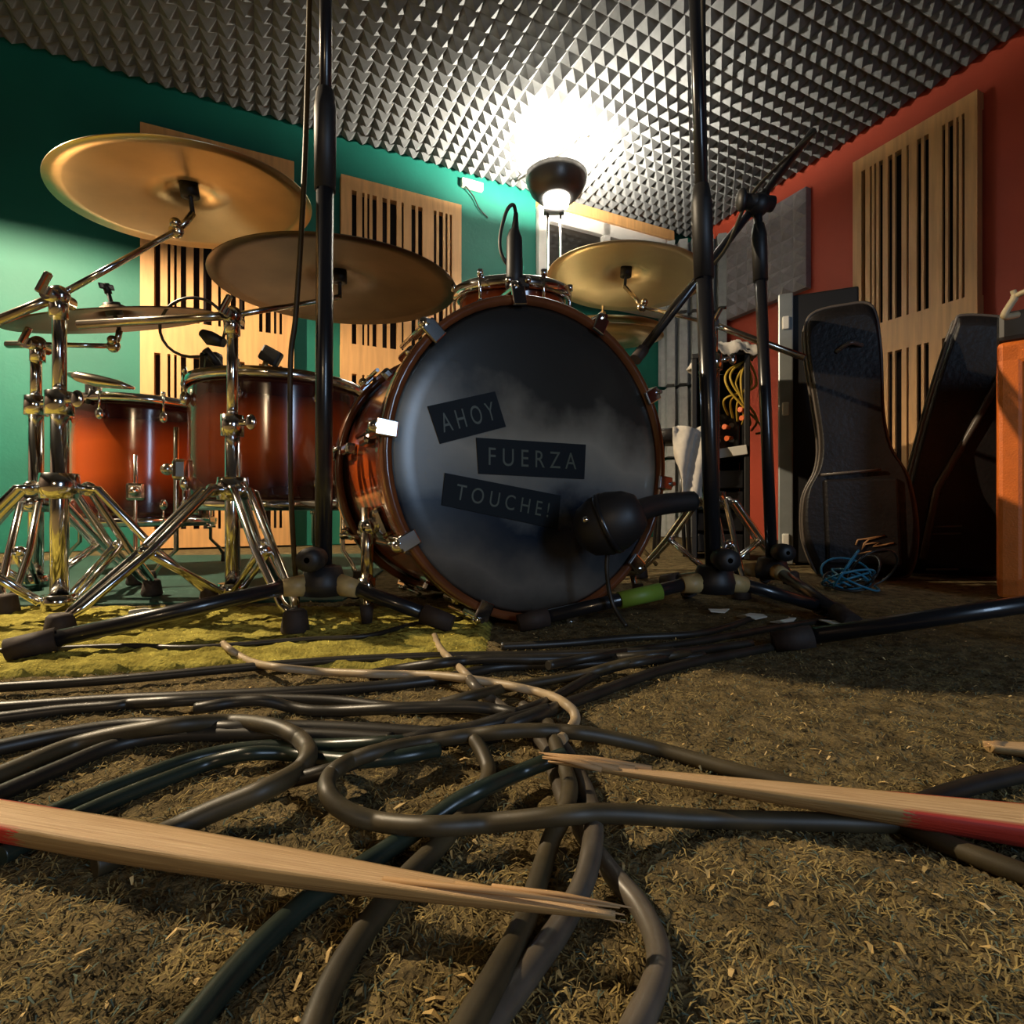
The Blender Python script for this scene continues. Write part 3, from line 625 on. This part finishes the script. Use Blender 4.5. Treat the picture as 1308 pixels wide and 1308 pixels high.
# kick microphone
km = P(778, 668, .79); ka = P(884, 640, .87)
r = thing('kick_microphone', 'egg-shaped black kick drum microphone before the printed head', 'microphone', km)
f = axis_frame(V((-.75, .3, -.35)))
MB().lathe([(.002, .052), (.022, .05), (.038, .036), (.046, .012), (.045, -.012), (.036, -.036), (.024, -.05), (.002, -.054)], km, f, n=28).build('body', M['blackmat'], r)
MB().lathe([(.0455, .004), (.0475, .004), (.0475, -.004), (.0455, -.004)], km, f, n=28, closed=True).build('ring', M['black'], r)
MB().tube(catmull([km + f @ V((0, 0, -.03)), km + (ka - km) * .55 + V((0, 0, .008)), ka]), .017, 10).build('holder', M['blackmat'], r)
MB().ball(P(748, 664, .745), .005).build('screw', M['chrome'], r)
MB().tube(catmull([km + V((.0, .01, -.04)), P(775, 730, .80), P(782, 770, .80), P(800, 800, .78)]), .0035, 6).build('lead', M['cable'], r)
# hanging lead beside the left stand
MB().tube(catmull([P(398, -150, .86), P(394, 60, .86), P(388, 240, .86), P(378, 400, .87), P(371, 468, .88), P(372, 640, .9), P(380, 770, .92)]), .0045, 8).build('microphone_cable', M['cable_brown'], label='thin brown lead hanging down past the dark brown cymbal', cat='cable', loc=(P(380, 770, .92)))
MB().tube(catmull([P(897, -150, .90), P(899, 120, .90), P(903, 300, .90), P(910, 420, .92), P(914, 560, .93), P(916, 720, .93)]), .0045, 8).build('microphone_cable', M['cable'], label='thin lead hanging down beside the kick mic stand pole', cat='cable', loc=P(916, 720, .93))
# rack tom microphone with looping lead
r = thing('snare_microphone', 'black microphone pointing down at the small rack tom', 'microphone', P(657, 365, 1.0))
MB().tube([P(659, 272, 1.0), P(658, 292, 1.0), P(657, 296, 1.0), P(657, 305, 1.0), P(657, 352, 1.0), P(656, 372, 1.0)], [.004, .007, .010, .015, .016, .013], 14).build('body', M['blackmat'], r)
MB().tube(catmull([P(659, 274, 1.0), P(656, 262, 1.0), P(648, 268, 1.0), P(640, 295, 1.0), P(639, 318, 1.0), P(646, 335, 1.0), P(657, 345, 1.02)]), .0035, 6).build('lead', M['cable'], r)
m = MB(); m.ball(P(650, 358, .99), .007); m.ball(P(674, 358, .99), .007); m.build('clip_screw', M['chrome'], r)
m = MB(); m.box(P(661, 362, 1.0), (.045, .022, .022), bev=.005); m.build('clip', M['blackmat'], r)
# tom microphones
r = thing('clip_microphone', 'silver clip-on microphone on rim of smaller floor tom', 'microphone', P(115, 500, 1.45))
MB().tube([P(88, 478, 1.40), P(100, 481, 1.40), P(125, 487, 1.41), P(150, 491, 1.42), P(172, 496, 1.43)], [.006, .014, .017, .012, .004], 12).build('capsule', M['chrome2'], r)
m = MB(); m.box(P(118, 497, 1.44), (.03, .02, .035), bev=.005); m.cyl(P(118, 497, 1.43), P(112, 515, 1.44), .006); m.build('clamp', M['blackmat'], r)
r = thing('clip_microphone', 'black clip-on microphone with looped lead on wider floor tom', 'microphone', P(270, 470, 1.2))
MB().tube([P(286, 438, 1.16), P(268, 432, 1.16), P(258, 425, 1.16)], [.010, .016, .009], 12).build('capsule', M['blackmat'], r)
m = MB(); m.box(P(270, 478, 1.24), (.045, .03, .10), bev=.008); m.tube([P(262, 446, 1.18), P(276, 462, 1.2), P(285, 475, 1.22)], .009); m.build('clamp', M['blackmat'], r)
lp = [P(262 + -16 + 42 * math.cos(a), 418 + 38 * math.sin(a), 1.12 + .03 * math.sin(a)) for a in [math.radians(20 - 15 * k) for k in range(0, 22)]]
MB().tube(lp + [P(262, 470, 1.2)], .0032, 6).build('lead', M['cable'], r)
r = thing('drum_clip', 'small dark wedge clip on far rim of wider floor tom', 'clip', P(346, 468, 1.2))
m = MB(); m.box(P(346, 455, 1.19), (.045, .02, .035), Matrix.Rotation(.5, 3, 'Y'), .005); m.build('body', M['blackmat'], r); MB().cyl(P(340, 462, 1.18), P(335, 475, 1.18), .006).build('screw', M['brass'], r)

# ------------------------------------------------------------------ right-hand clutter
# flight case with aluminium edge
fc = V((.948, 1.845, 0)); ft_ = .935; r = thing('flight_case', 'tall black flight case with grey aluminium edge and white latches', 'case', fc)
MB().box((1.065, 2.02, ft_ / 2), (.20, .34, ft_ - .01), bev=.006).build('body', M['blackmat'], r)
MB().box((.948, 1.845, ft_ / 2), (.046, .02, ft_), bev=.004).build('edge_strip', M['alu'], r)
for py in (412, 522, 690): MB().box(V((.948, 1.832, P(992, py, 1.83).z)), (.022, .012, .045), bev=.004).build('latch', M['white'], r)
r.rotation_euler = (0, 0, math.radians(-24)); r.location = r.location
# equipment rack with patch leads
rk = V((.87, 2.12, 0)); r = thing('equipment_rack', 'low black equipment rack with pale shelf edge behind boom stand', 'rack', rk)
for x in (.735, .925): MB().box((x, 2.18, .39), (.02, .30, .78), bev=.003).build('side_panel', M['blackmat'], r)
MB().box((.83, 2.34, .39), (.17, .02, .78)).build('back_panel', M['blackmat'], r)
MB().box((.83, 2.18, .79), (.21, .30, .02), bev=.003).build('top_panel', M['blackmat'], r)
MB().box((.83, 2.18, .40), (.17, .28, .018)).build('shelf', M['blackmat'], r)
MB().box((.83, 2.025, .405), (.19, .012, .036), Matrix.Rotation(-.12, 3, 'Y'), .002).build('shelf_edge', M['white'], r)
for k in range(4): MB().box((.83, 2.05, .06 + .082 * k), (.165, .03, .07), bev=.004).build('drawer', M['black'], r)
rkr = r; rkr.rotation_euler = (0, 0, math.radians(-20))
r = thing('effects_unit', 'dark box with small knobs inside the equipment rack', 'effects unit', rk); r.rotation_euler = (0, 0, math.radians(-20))
MB().box((.83, 2.24, .50), (.15, .14, .17), bev=.006).build('housing', M['black'], r)
for k in range(6): MB().cyl((.775 + .05 * (k % 3), 2.168, .47 + .06 * (k // 3)), (.775 + .05 * (k % 3), 2.15, .47 + .06 * (k // 3)), .010).build('knob', M['alu'], r)
for k in range(7):
    x0 = .80 + .012 * k; a = P(954 + random.uniform(-3, 5), 455 + random.uniform(0, 6), 2.06)
    pts = [a, P(945 - 6 * k + 20, 478 + random.uniform(-4, 6), 2.04), P(936 - 5 * k + 26, 495 + random.uniform(-4, 6), 2.03), P(926 + 8 * k, 510 + 5 * k + random.uniform(-5, 8), 2.05), P(930 + 6 * k, 530 + 4 * k, 2.12)]
    MB().tube(catmull(pts), .0045, 6).build('patch_cable', M['cable_yellow'], label='yellow patch cable hanging in the equipment rack', cat='cable', group='yellow patch cables in the rack', loc=a)
for k, (x, y) in enumerate(((945, 523), (947, 534), (925, 545), (928, 560))):
    p = P(x, y, 2.03); MB().cyl(p, p + V((.028, .02, .004 * (k % 2))), .010, .007).build('jack_plug', M['orange_plug'], label='small orange jack plug hanging in the equipment rack', cat='plug', group='orange plugs in the rack', loc=p)
def cloth(name, label, c_, sx, sy, h, seed, drop):
    rnd = random.Random(seed); m = MB(); n = 22; gv = []; gf = []
    for j in range(n + 1):
        for i in range(n + 1):
            u, v = i / n * 2 - 1, j / n * 2 - 1; e = max(abs(u), abs(v))
            gv.append(V((c_[0] + u * sx, c_[1] + v * sy, c_[2] + h * (1 - e ** 2) - drop * max(0, e - .75) + rnd.uniform(-.006, .006) + .012 * math.sin(7 * u + 3 * v) * math.sin(5 * v + seed))))
    for j in range(n):
        for i in range(n): k = j * (n + 1) + i; gf.append((k, k + 1, k + n + 2, k + n + 1))
    m.add(gv, gf, True); o = m.build(name, M['cloth'], label=label, cat='cloth', loc=V(c_)); md = o.modifiers.new('thick', 'SOLIDIFY'); md.thickness = .004; return o
cloth('folded_cloth', 'crumpled off-white cloth lying on the equipment rack', (.845, 2.14, .805), .10, .14, .045, 3, .10)
m = MB(); gv = []; gf = []
for j in range(19):
    for i in range(11):
        a = i / 10; z = .50 - .30 * j / 18; gv.append(V((.645 + .075 * a - .04 * (1 - j / 18) * (1 - a), 2.0 + .02 * math.sin(9 * a + j * .4) + .01 * random.random(), z + .006 * math.sin(7 * a))))
for j in range(18):
    for i in range(10): k = j * 11 + i; gf.append((k, k + 1, k + 12, k + 11))
m.add(gv, gf, True); o = m.build('towel', M['cloth'], label='white towel draped on stool behind the kick mic stand', cat='towel', loc=V((.67, 2.0, .2))); o.modifiers.new('thick', 'SOLIDIFY').thickness = .006
r = thing('stool', 'dark low stool under the white towel', 'stool', (.63, 2.1, 0))
MB().lathe([(.002, .50), (.085, .50), (.09, .49), (.09, .46), (.08, .45), (.002, .45)], (.63, 2.11, 0), n=28).build('seat', M['bag'], r)
for a in (.6, 2.2, 3.8, 5.4): MB().cyl((.63 + .05 * math.cos(a), 2.11 + .05 * math.sin(a), .46), (.63 + .085 * math.cos(a), 2.11 + .085 * math.sin(a), 0), .008).build('leg', M['black'], r)

# gig bags
def gig_bag(name, label, base, lean, outline, thick, yaw, piping=True, bulge=0.35):
    u = V((math.cos(yaw), math.sin(yaw), 0)); n_ = V((math.sin(yaw), -math.cos(yaw), 0)); w_ = (ZV - n_ * lean[1] + u * lean[0]).normalized(); n2_ = u.cross(w_).normalized()
    base = V(base); root = thing(name, label, 'gig bag', base)
    poly = catmull([V((x, z, 0)) for x, z in outline] + [V((outline[0][0], outline[0][1], 0))], 5)[:-1]
    cx = sum(p.x for p in poly) / len(poly); cz = sum(p.y for p in poly) / len(poly)
    rings = []
    for d, s_ in ((-.5, .90), (-.44, .97), (-.3, 1.0), (.3, 1.0), (.44, .97), (.5, .90)):
        rings.append([base + u * (cx + (p.x - cx) * s_) + w_ * max(cz + (p.y - cz) * s_, .004) + n2_ * (d * thick) for p in poly])
    MB().ring(rings).build('shell', M['bag'], root)
    for d in (-.32, .32):
        lp = [base + u * (cx + (p.x - cx) * 1.0) + w_ * max(cz + (p.y - cz) * 1.0, .008) + n2_ * (d * thick) for p in poly]
        MB().tube(lp + [lp[0]], .0045, 6).build('piping', M['bagtrim'], root)
    return root, base, u, w_, n2_
yw = math.radians(-24)
g1 = P(1092, 737, 1.50); g1.z = 0.0
o1 = [(-.095, .0), (-.125, .10), (-.12, .22), (-.085, .30), (-.075, .38), (-.085, .50), (-.10, .66), (-.085, .735), (.0, .75), (.06, .735), (.075, .62), (.075, .45), (.09, .35), (.125, .27), (.14, .14), (.125, .03), (.08, .0)]
rg, gb, gu, gw, gn = gig_bag('guitar_gig_bag', 'black guitar-shaped gig bag with embroidered pocket standing by flight case', g1, (-.04, -.03), o1, .11, yw)
pk = MB(); po = gb + gn * .056
fn = -gn if gn.y > 0 else gn
po = gb + fn * .058
pk.box(po + gw * .155 + gu * .012, (.17, .018, .235), frame(gu, fn, gw), .007); pk.build('pocket', M['bag'], rg)
MB().tube([po + gw * .285 + gu * (-.08) + fn * .006, po + gw * .295 + gu * .06 + fn * .006], .004, 6).build('zip', M['bagtrim'], rg)
e0 = po + fn * .011 + gw * .075 + gu * .03
MB().tube([e0 + gu * x + gw * z for x, z in ((-.035, .018), (-.03, .032), (-.012, .035), (.03, .045), (-.005, .034), (-.016, .022), (-.022, .006), (-.014, .02), (.004, .024), (.018, .026), (.004, .016), (.03, .02), (.05, .026))], .0025, 6).build('emblem', M['emblem'], rg, label='tan script emblem')
MB().tube([e0 + gu * x + gw * z for x, z in ((-.036, -.008), (-.01, .0), (.03, .006))], .002, 6).build('emblem', M['emblem'], rg)
MB().tube(catmull([po + gw * .62 + gu * -.03 + fn * -.004, po + gw * .635 + fn * .02, po + gw * .63 + gu * .03 + fn * -.004]), .006, 8).build('handle', M['bagtrim'], rg)
g2 = P(1190, 733, 1.54); g2.z = 0.0
o2 = [(-.05, .0), (-.065, .12), (-.05, .28), (-.02, .46), (.005, .58), (.02, .605), (.10, .62), (.135, .61), (.14, .45), (.125, .25), (.115, .10), (.10, .0)]; o2 = [(x * 1.26, z * 1.2 * (1 - .75 * max(0, x - .01))) for x, z in o2]
rg2, gb2, gu2, gw2, gn2 = gig_bag('keyboard_gig_bag', 'narrow black gig bag leaning against the orange amplifier', g2, (.05, -.05), o2, .09, math.radians(-30))
fn2 = -gn2 if gn2.y > 0 else gn2
for z0, z1 in ((.12, .125), (.14, .145), (.02, .025)):
    MB().tube([gb2 + fn2 * .053 + gw2 * z0 - gu2 * .02, gb2 + fn2 * .053 + gw2 * z1 + gu2 * .05], .003, 6).build('strap_stitch', M['bagtrim'], rg2)
MB().tube([gb2 + fn2 * .055 + gw2 * z + gu2 * x for x, z in ((-.03, .05), (-.01, .25), (.06, .42), (.11, .55))], .009, 8).build('strap', M['bagtrim'], rg2)
# orange amplifier cabinet and black head
ca = P(1268, 770, 1.06); ax = ca.x; CP = V((ax, 1.05, 0)); CY = math.radians(42); r = thing('speaker_cabinet', 'orange speaker cabinet with brown grille beside the narrow gig bag', 'speaker cabinet', CP); rc = r
MB().box((ax + .27, 1.19, .262), (.54, .24, .505), bev=.022).build('body', M['tolex'], r)
for (x, z, sx, sz) in ((.27, .49, .54, .045), (.27, .032, .54, .045), (.019, .26, .038, .50), (.52, .26, .038, .50)): MB().box((ax + x, 1.065, z + .001), (sx, .03, sz), bev=.008).build('front_frame', M['tolex'], r)
MB().box((ax + .27, 1.071, .262), (.47, .012, .43)).build('grille', M['grille'], r)
for x in (.05, .49): MB().cyl((ax + x, 1.2, .012), (ax + x, 1.2, 0), .018).build('foot', M['rubber'], r)
r = thing('amplifier_head', 'black amplifier head with curled cream handle on the orange cabinet', 'amplifier', CP)
MB().box((ax + .28, 1.17, .546), (.56, .22, .060), bev=.010).build('body', M['blackmat'], r)
hp = [P(1283, 404, 1.0), P(1290, 390, .995), P(1296, 380, .99), P(1294, 371, .99)]
RI = Matrix.Rotation(CY, 3, 'Z'); loc_ = lambda p: CP + RI @ (p - CP)
hp = [loc_(p) for p in hp]
MB().tube(catmull([loc_(P(1300, 402, 1.0))] + hp), [.0045 if i > 26 else .006 for i in range(33)], 10).build('handle_end', M['cream'], r)
MB().tube(catmull([loc_(p) for p in (P(1296, 379, .99), P(1315, 371, .97), P(1345, 371, .95), P(1380, 385, .92), P(1390, 410, .91))]), .005, 10).build('handle', M['cream'], r)
r.rotation_euler = rc.rotation_euler = (0, 0, -CY)
# coil of blue cable
rnd = random.Random(5); bc = P(1098, 758, 1.22); bc.z = 0
r = thing('cable_coil', 'tangled coil of thin blue cable in front of gig bags', 'cable', bc)
for k in range(11):
    R_ = rnd.uniform(.03, .062); cx, cy = bc.x + rnd.uniform(-.035, .035), bc.y + rnd.uniform(-.02, .02); tl = rnd.uniform(.3, 1.1); ph = rnd.uniform(0, 6.28); rm = Matrix.Rotation(ph, 3, 'Z') @ Matrix.Rotation(tl, 3, 'X')
    pts = [rm @ V((R_ * math.cos(a), R_ * .85 * math.sin(a), 0)) for a in [i * 6.28318 / 20 for i in range(21)]]; mz = min(p.z for p in pts)
    MB().tube([V((cx + p.x, cy + p.y, p.z - mz + .005)) for p in pts], .0025, 6).build('loop', M['cable_blue'] if k % 3 else M['cable'], r)

# paper scraps
for k, (px, py, s_) in enumerate(((916, 782, .022), (962, 790, .028), (1002, 796, .022), (1080, 800, .04), (178, 783, .022))):
    p = G(px, py, .004 + (RZ if px < 600 else 0)); m = MB(); a = random.uniform(0, 3)
    pts = [V((p.x + s_ * math.cos(a + q) * f_, p.y + s_ * math.sin(a + q) * f_ * .7, p.z + random.uniform(0, .008))) for q, f_ in ((0, 1), (1.2, .7), (2.0, 1), (3.3, .8), (4.4, 1), (5.3, .6))]
    m.ring([pts, [q + V((0, 0, .0015)) for q in pts]], smooth=False); m.build('paper_scrap', M['paper'], label='torn scrap of pale paper on the floor' if px > 600 else 'crumpled white scrap under the chrome stands', cat='paper scrap', group='paper scraps on floor' if px > 600 else None, loc=p)

# ------------------------------------------------------------------ cables on the floor
CABLES = []
def cable(label, pts, r_, mm, base=0.0, order=1):
    CABLES.append((order, len(CABLES), label, pts, r_, mm, base))
def lay_cables():
    # lay them one after another: each climbs over those already on the floor
    cells = {}; S = 0.02
    for order, idx, label, pts, r_, mm, base in sorted(CABLES, key=lambda q: (q[0], q[1])):
        pts = list(pts)
        if pts[-1][1] > 1300: pts.append((2 * pts[-1][0] - pts[-2][0], 2 * pts[-1][1] - pts[-2][1])); pts.append((2 * pts[-1][0] - pts[-2][0], 2 * pts[-1][1] - pts[-2][1] + 30))
        path = catmull([G(p[0], p[1], base + r_) for p in pts], 12)
        n = len(path); need = [p.z for p in path]
        for i, p in enumerate(path):
            for cx in (-1, 0, 1):
                for cy in (-1, 0, 1):
                    for (q, rq) in cells.get((int(p.x // S) + cx, int(p.y // S) + cy), ()):
                        d = math.hypot(p.x - q.x, p.y - q.y); R = r_ + rq
                        if d < R: need[i] = max(need[i], min(q.z + math.sqrt(R * R - d * d), base + r_ + (.011 if order < 3 else .016)))
        z = need[:]
        for i in range(1, n): z[i] = max(z[i], z[i - 1] - .22 * (path[i] - path[i - 1]).length)
        for i in range(n - 2, -1, -1): z[i] = max(z[i], z[i + 1] - .22 * (path[i] - path[i + 1]).length)
        for _ in range(4): z = [(z[max(i - 1, 0)] + z[i] * 2 + z[min(i + 1, n - 1)]) / 4 for i in range(n)]
        for p, q in zip(path, z): k = (H - q) / (H - p.z); p.x *= k; p.y *= k; p.z = q
        for a, b in zip(path[:-1], path[1:]):
            m = max(1, int((b - a).length / .006))
            for k in range(m):
                p = a.lerp(b, k / m); cells.setdefault((int(p.x // S), int(p.y // S)), []).append((p, r_))
        c_ = path[n // 2]
        MB().tube(path, r_, 10).build('audio_cable', mm, label=label, cat='cable', group='cables strewn over the carpet', loc=V((c_.x, c_.y, 0)))
L1 = .011
cable('thick black cable bent into wide loop in front of bass drum', [(1420, 1058), (1308, 1052), (1180, 1052), (1050, 1050), (900, 1046, .002), (800, 1040, .010), (740, 1040, .011), (640, 1050, .006), (560, 1055, .011), (500, 1052, .008), (455, 1042), (427, 1025), (417, 1004), (428, 984), (465, 965), (540, 948), (620, 937, .004), (680, 933, .011), (740, 936, .010), (800, 947, .002), (860, 962), (930, 982), (1000, 1000), (1100, 1030), (1200, 1075), (1330, 1125)], .0052, M['cable_brown'], order=3)
cable('black cable curling into hook above the red-banded drumstick', [(-60, 1012), (0, 990), (100, 950), (200, 929), (290, 922), (345, 927), (380, 942), (394, 962), (380, 985), (335, 1010), (270, 1037), (200, 1070), (120, 1105)], .0062, M['cable_brown'], order=2)
cable('black cable with grey shine entering beside the hook loop', [(-50, 1035), (0, 1014), (70, 984), (146, 953), (220, 940), (330, 938), (420, 940), (500, 945)], .0055, M['cable'])
cable('dark cable running straight under the red-banded stick', [(-20, 1082), (40, 1052), (94, 1027), (170, 997), (252, 968), (330, 955), (440, 952), (540, 946)], .0052, M['cable_green'])
cable('greenish cable beside the straight one under the stick', [(0, 1094), (60, 1062), (118, 1034), (200, 1000), (290, 968), (350, 962), (460, 972), (560, 958)], .005, M['cable_green'])
cable('black cable sweeping from the tangle past the hook loop', [(-60, 968), (0, 955), (84, 938), (175, 926), (260, 930), (400, 930), (534, 937), (580, 942), (640, 938)], .006, M['cable'])
cable('long black cable crossing whole carpet behind the tangle', [(-80, 908), (0, 904), (145, 894), (242, 890), (440, 880), (560, 868), (640, 852), (760, 848), (900, 838)], .0055, M['cable'])
cable('black cable lying alongside the long crossing one', [(-60, 924), (0, 917), (80, 907), (145, 902), (180, 898), (300, 893), (420, 895), (520, 905), (611, 902)], .005, M['cable'])
cable('thin black cable along the front edge of yellow rug', [(-80, 884), (0, 878), (150, 868), (320, 852), (440, 843), (560, 838), (700, 836), (860, 831)], .0048, M['cable'], base=.004)
cable('thin black cable lying on the yellow rug', [(-40, 833), (80, 828), (170, 825), (250, 827), (386, 817), (470, 812), (530, 797), (590, 790)], .0035, M['cable'], base=.006)
cable('pale tan cable curving down between black ones', [(285, 822, .004), (300, 834, .004), (330, 848), (400, 857), (480, 861, .004), (560, 863, .010), (640, 874, .010), (700, 888, .006), (728, 904), (735, 918), (728, 932), (716, 945)], .0042, M['cable_tan'], base=.002, order=2)
cable('short tan cable hanging off the mic stand leg', [(555, 812, .012), (562, 828, .006), (575, 842), (590, 856), (606, 872)], .0042, M['cable_tan'], base=.003)
cable('dusty grey cable snaking down to the carpet foreground', [(600, 868), (612, 882), (640, 903), (676, 932), (700, 958), (708, 985), (718, 1015), (735, 1048), (755, 1080), (785, 1120), (815, 1155), (836, 1195), (842, 1230), (832, 1270), (808, 1320)], .0050, M['cable_grey'])
cable('second dusty grey cable passing under splintered stick tip', [(668, 902), (690, 920), (716, 950), (737, 985), (752, 1020), (758, 1055), (754, 1095), (742, 1135), (715, 1185), (675, 1240), (615, 1320)], .0053, M['cable_grey'])
cable('brown cable parallel to the dusty grey pair', [(700, 925), (715, 965), (727, 1000), (722, 1035), (705, 1070), (692, 1110), (678, 1155), (662, 1195), (635, 1245), (590, 1325)], .0052, M['cable_brown'])
cable('olive brown cable diving under the red-banded stick', [(606, 945), (618, 965), (624, 988), (614, 1012), (594, 1038), (562, 1078), (522, 1118), (488, 1158), (450, 1212), (420, 1265), (395, 1330)], .0053, M['cable_brown'])
cable('dark green shiny cable running under the wide loop and stick', [(720, 965), (680, 980), (600, 1015), (558, 1042), (510, 1075), (460, 1108), (400, 1146), (352, 1188), (300, 1242), (232, 1325)], .0052, M['cable_green'])
cable('black cable fanning out toward the kick mic stand', [(640, 930), (700, 908), (750, 890), (860, 852), (985, 827)], .0055, M['cable'])
cable('black cable fanning out beneath the pale tan one', [(600, 930), (690, 900), (760, 862), (800, 849), (860, 838)], .0048, M['cable'])
cable('short black cable between tan cable and bass drum', [(560, 900), (640, 880), (740, 862), (800, 846), (880, 834)], .0048, M['cable_brown'])
cable('black cable in front of bass drum near the hoop', [(470, 862), (540, 850), (620, 842), (700, 842), (820, 838), (960, 822)], .0055, M['cable'])
cable('black cable bundled between hook loop and wide loop', [(250, 905), (330, 895), (400, 908), (500, 905), (600, 903), (660, 912)], .0050, M['cable'])
cable('thin black cable sliding below the wide loop', [(330, 1005), (400, 990), (460, 971), (520, 945), (628, 925), (700, 905)], .0046, M['cable'])
cable('black cable behind the right drumstick by the wood chip', [(1165, 1030), (1190, 1020), (1240, 1004), (1308, 988), (1400, 968)], .0055, M['cable'])
cable('dark cable running back to the boom stand', [(700, 850), (800, 832), (900, 818), (1000, 800), (1080, 790)], .005, M['cable'])
cable('dark cable under the kick microphone', [(640, 826), (720, 822), (800, 815), (900, 808), (960, 790)], .005, M['cable'])

lay_cables()

# ------------------------------------------------------------------ broken drumsticks
def stick(label, p0, p1, rad, mm, taper, jag, seed, flat=0.15, n=60, roll=0.0):
    # p0 = painted end, p1 = splintered tip; lower half round, upper face split flat
    rnd = random.Random(seed); p0, p1 = V(p0), V(p1); d = (p1 - p0).normalized(); s_ = d.cross(ZV).normalized(); up = s_.cross(d); rq = Matrix.Rotation(roll, 3, d); s_ = rq @ s_; up = rq @ up
    rings = []; al = []; cr = []; bk = []; NS = 20; o_ = [rnd.uniform(-1, 1) for _ in range(NS)]
    for i in range(n + 1):
        t = i / n; r_ = rad * taper(t); c_ = p0 + (p1 - p0) * t; row = []
        for k in range(NS):
            if k <= 11:
                a = math.pi + math.pi * k / 11; x, z = math.cos(a), math.sin(a); b = 1.0
            else:
                x = 1 - 2 * (k - 11) / (NS - 11); z = flat * (1 - x * x) + jag * o_[k] * (.4 + .6 * t) + rnd.uniform(-.02, .02) * jag * 3; b = 0.0
            row.append(c_ + s_ * (x * r_) + up * (z * r_)); al.append(t); cr.append(x); bk.append(b)
        rings.append(row)
    m = MB(); m.ring(rings)
    # a few splinters at the tip
    for k in range(4):
        b0 = p0 + (p1 - p0) * (.90 - .03 * k) + s_ * rad * (.2 * (k - 1.5)) + up * rad * .03; e_ = p1 + d * rad * (.1 + .4 * rnd.random()) + s_ * rad * .08 * (k - 1.5) + up * rad * rnd.uniform(-.2, .25)
        m.tube([b0, (b0 + e_) / 2 + up * rad * .05, e_], [rad * .10, rad * .10, rad * .02], 6); al += [.95] * 18; cr += [.5] * 18; bk += [0.0] * 18
    o = m.build('drumstick', mm, label=label, cat='drumstick', loc=(p0 + p1) / 2 - ZV * rad)
    for nm, vals in (('along', al), ('cross', cr), ('bark', bk)):
        at = o.data.attributes.new(nm, 'FLOAT', 'POINT'); at.data.foreach_set('value', vals)
    return o
M['stickL'] = stick_mat('split_wood_left', .478); M['stickR'] = stick_mat('split_wood_right', .46)
def Pz(px, py, z): return G(px, py, z)
stick('broken wooden drumstick with red band and splintered tip crossing the cables', Pz(-300, 988, .019), Pz(786, 1167, .022), .0128, M['stickL'], lambda t: (1 - max(0, (t - .5)) ** 1.7 * 2.75), .05, 2, roll=-.14)
stick('broken wooden drumstick with red end and long split point', Pz(1530, 1066, .018), Pz(700, 972, .026), .0172, M['stickR'], lambda t: (1 - max(0, (t - .12)) ** 1.1 * 1.08), .05, 4, roll=.08)
stick('short pale wood splinter on carpet behind the long split stick', Pz(1420, 962, .006), Pz(1262, 950, .008), .0115, M['stickR'], lambda t: (1 - .7 * max(0, t - .3)), .03, 8)

# ------------------------------------------------------------------ carpet fibres, chips and shavings (nobody could count them)
rnd = random.Random(11); dv = []; df = []; dc = []
def strip(x, y, z, L_, w_, a, col, lift):
    b = len(dv); ca_, sa = math.cos(a), math.sin(a); bend = rnd.uniform(-.4, .4)
    for k, t in enumerate((-.5, 0, .5)):
        cx = x + ca_ * L_ * t - sa * L_ * bend * (t * t); cy = y + sa * L_ * t + ca_ * L_ * bend * (t * t); cz_ = z + lift * (1 - 4 * t * t) + (lift * rnd.uniform(-.3, .6))
        ww = w_ * (1 if k == 1 else .55); dv.append((cx - sa * ww, cy + ca_ * ww, cz_)); dv.append((cx + sa * ww, cy - ca_ * ww, cz_ + rnd.uniform(-.5, .5) * w_))
    df.append((b, b + 1, b + 3, b + 2)); df.append((b + 2, b + 3, b + 5, b + 4)); dc.extend([col] * 6)
for k in range(60000):
    y = .10 + 1.0 * rnd.random() ** 1.5; x = rnd.uniform(-1, 1) * (y * 1.05 + .03)
    g = min(1, max(0, .5 + .9 * mnoise.noise(V((x * 28, y * 28, 0))) + .5 * mnoise.noise(V((x * 90, y * 90, 3))) + rnd.uniform(-.25, .25))); col = (.06 + .30 * g, .046 + .22 * g, .022 + .08 * g, 1)
    if rnd.random() < .12: col = (.10, .13, .10, 1)
    strip(x, y, .0008, rnd.uniform(.003, .009), rnd.uniform(.00015, .0005), rnd.uniform(0, 6.28), col, rnd.uniform(.0003, .0018))
for k in range(650):
    y = .12 + .95 * rnd.random() ** 1.2; x = rnd.uniform(-1, 1) * (y * 1.05 + .03); g = rnd.random()
    strip(x, y, .0015, rnd.uniform(.003, .009), rnd.uniform(.0005, .0012), rnd.uniform(0, 6.28), (.42 + .25 * g, .28 + .2 * g, .10 + .12 * g, 1), rnd.uniform(.0003, .002))
me = bpy.data.meshes.new('carpet_debris'); me.from_pydata(dv, [], df); me.materials.append(M['debris'])
ca_ = me.color_attributes.new('tint', 'FLOAT_COLOR', 'POINT'); ca_.data.foreach_set('color', [c for q in dc for c in q]); me.update()
o = bpy.data.objects.new('carpet_debris', me); COL.objects.link(o); tag(o, 'loose carpet fibres, wood chips and shavings over the floor', 'debris', kind='stuff')
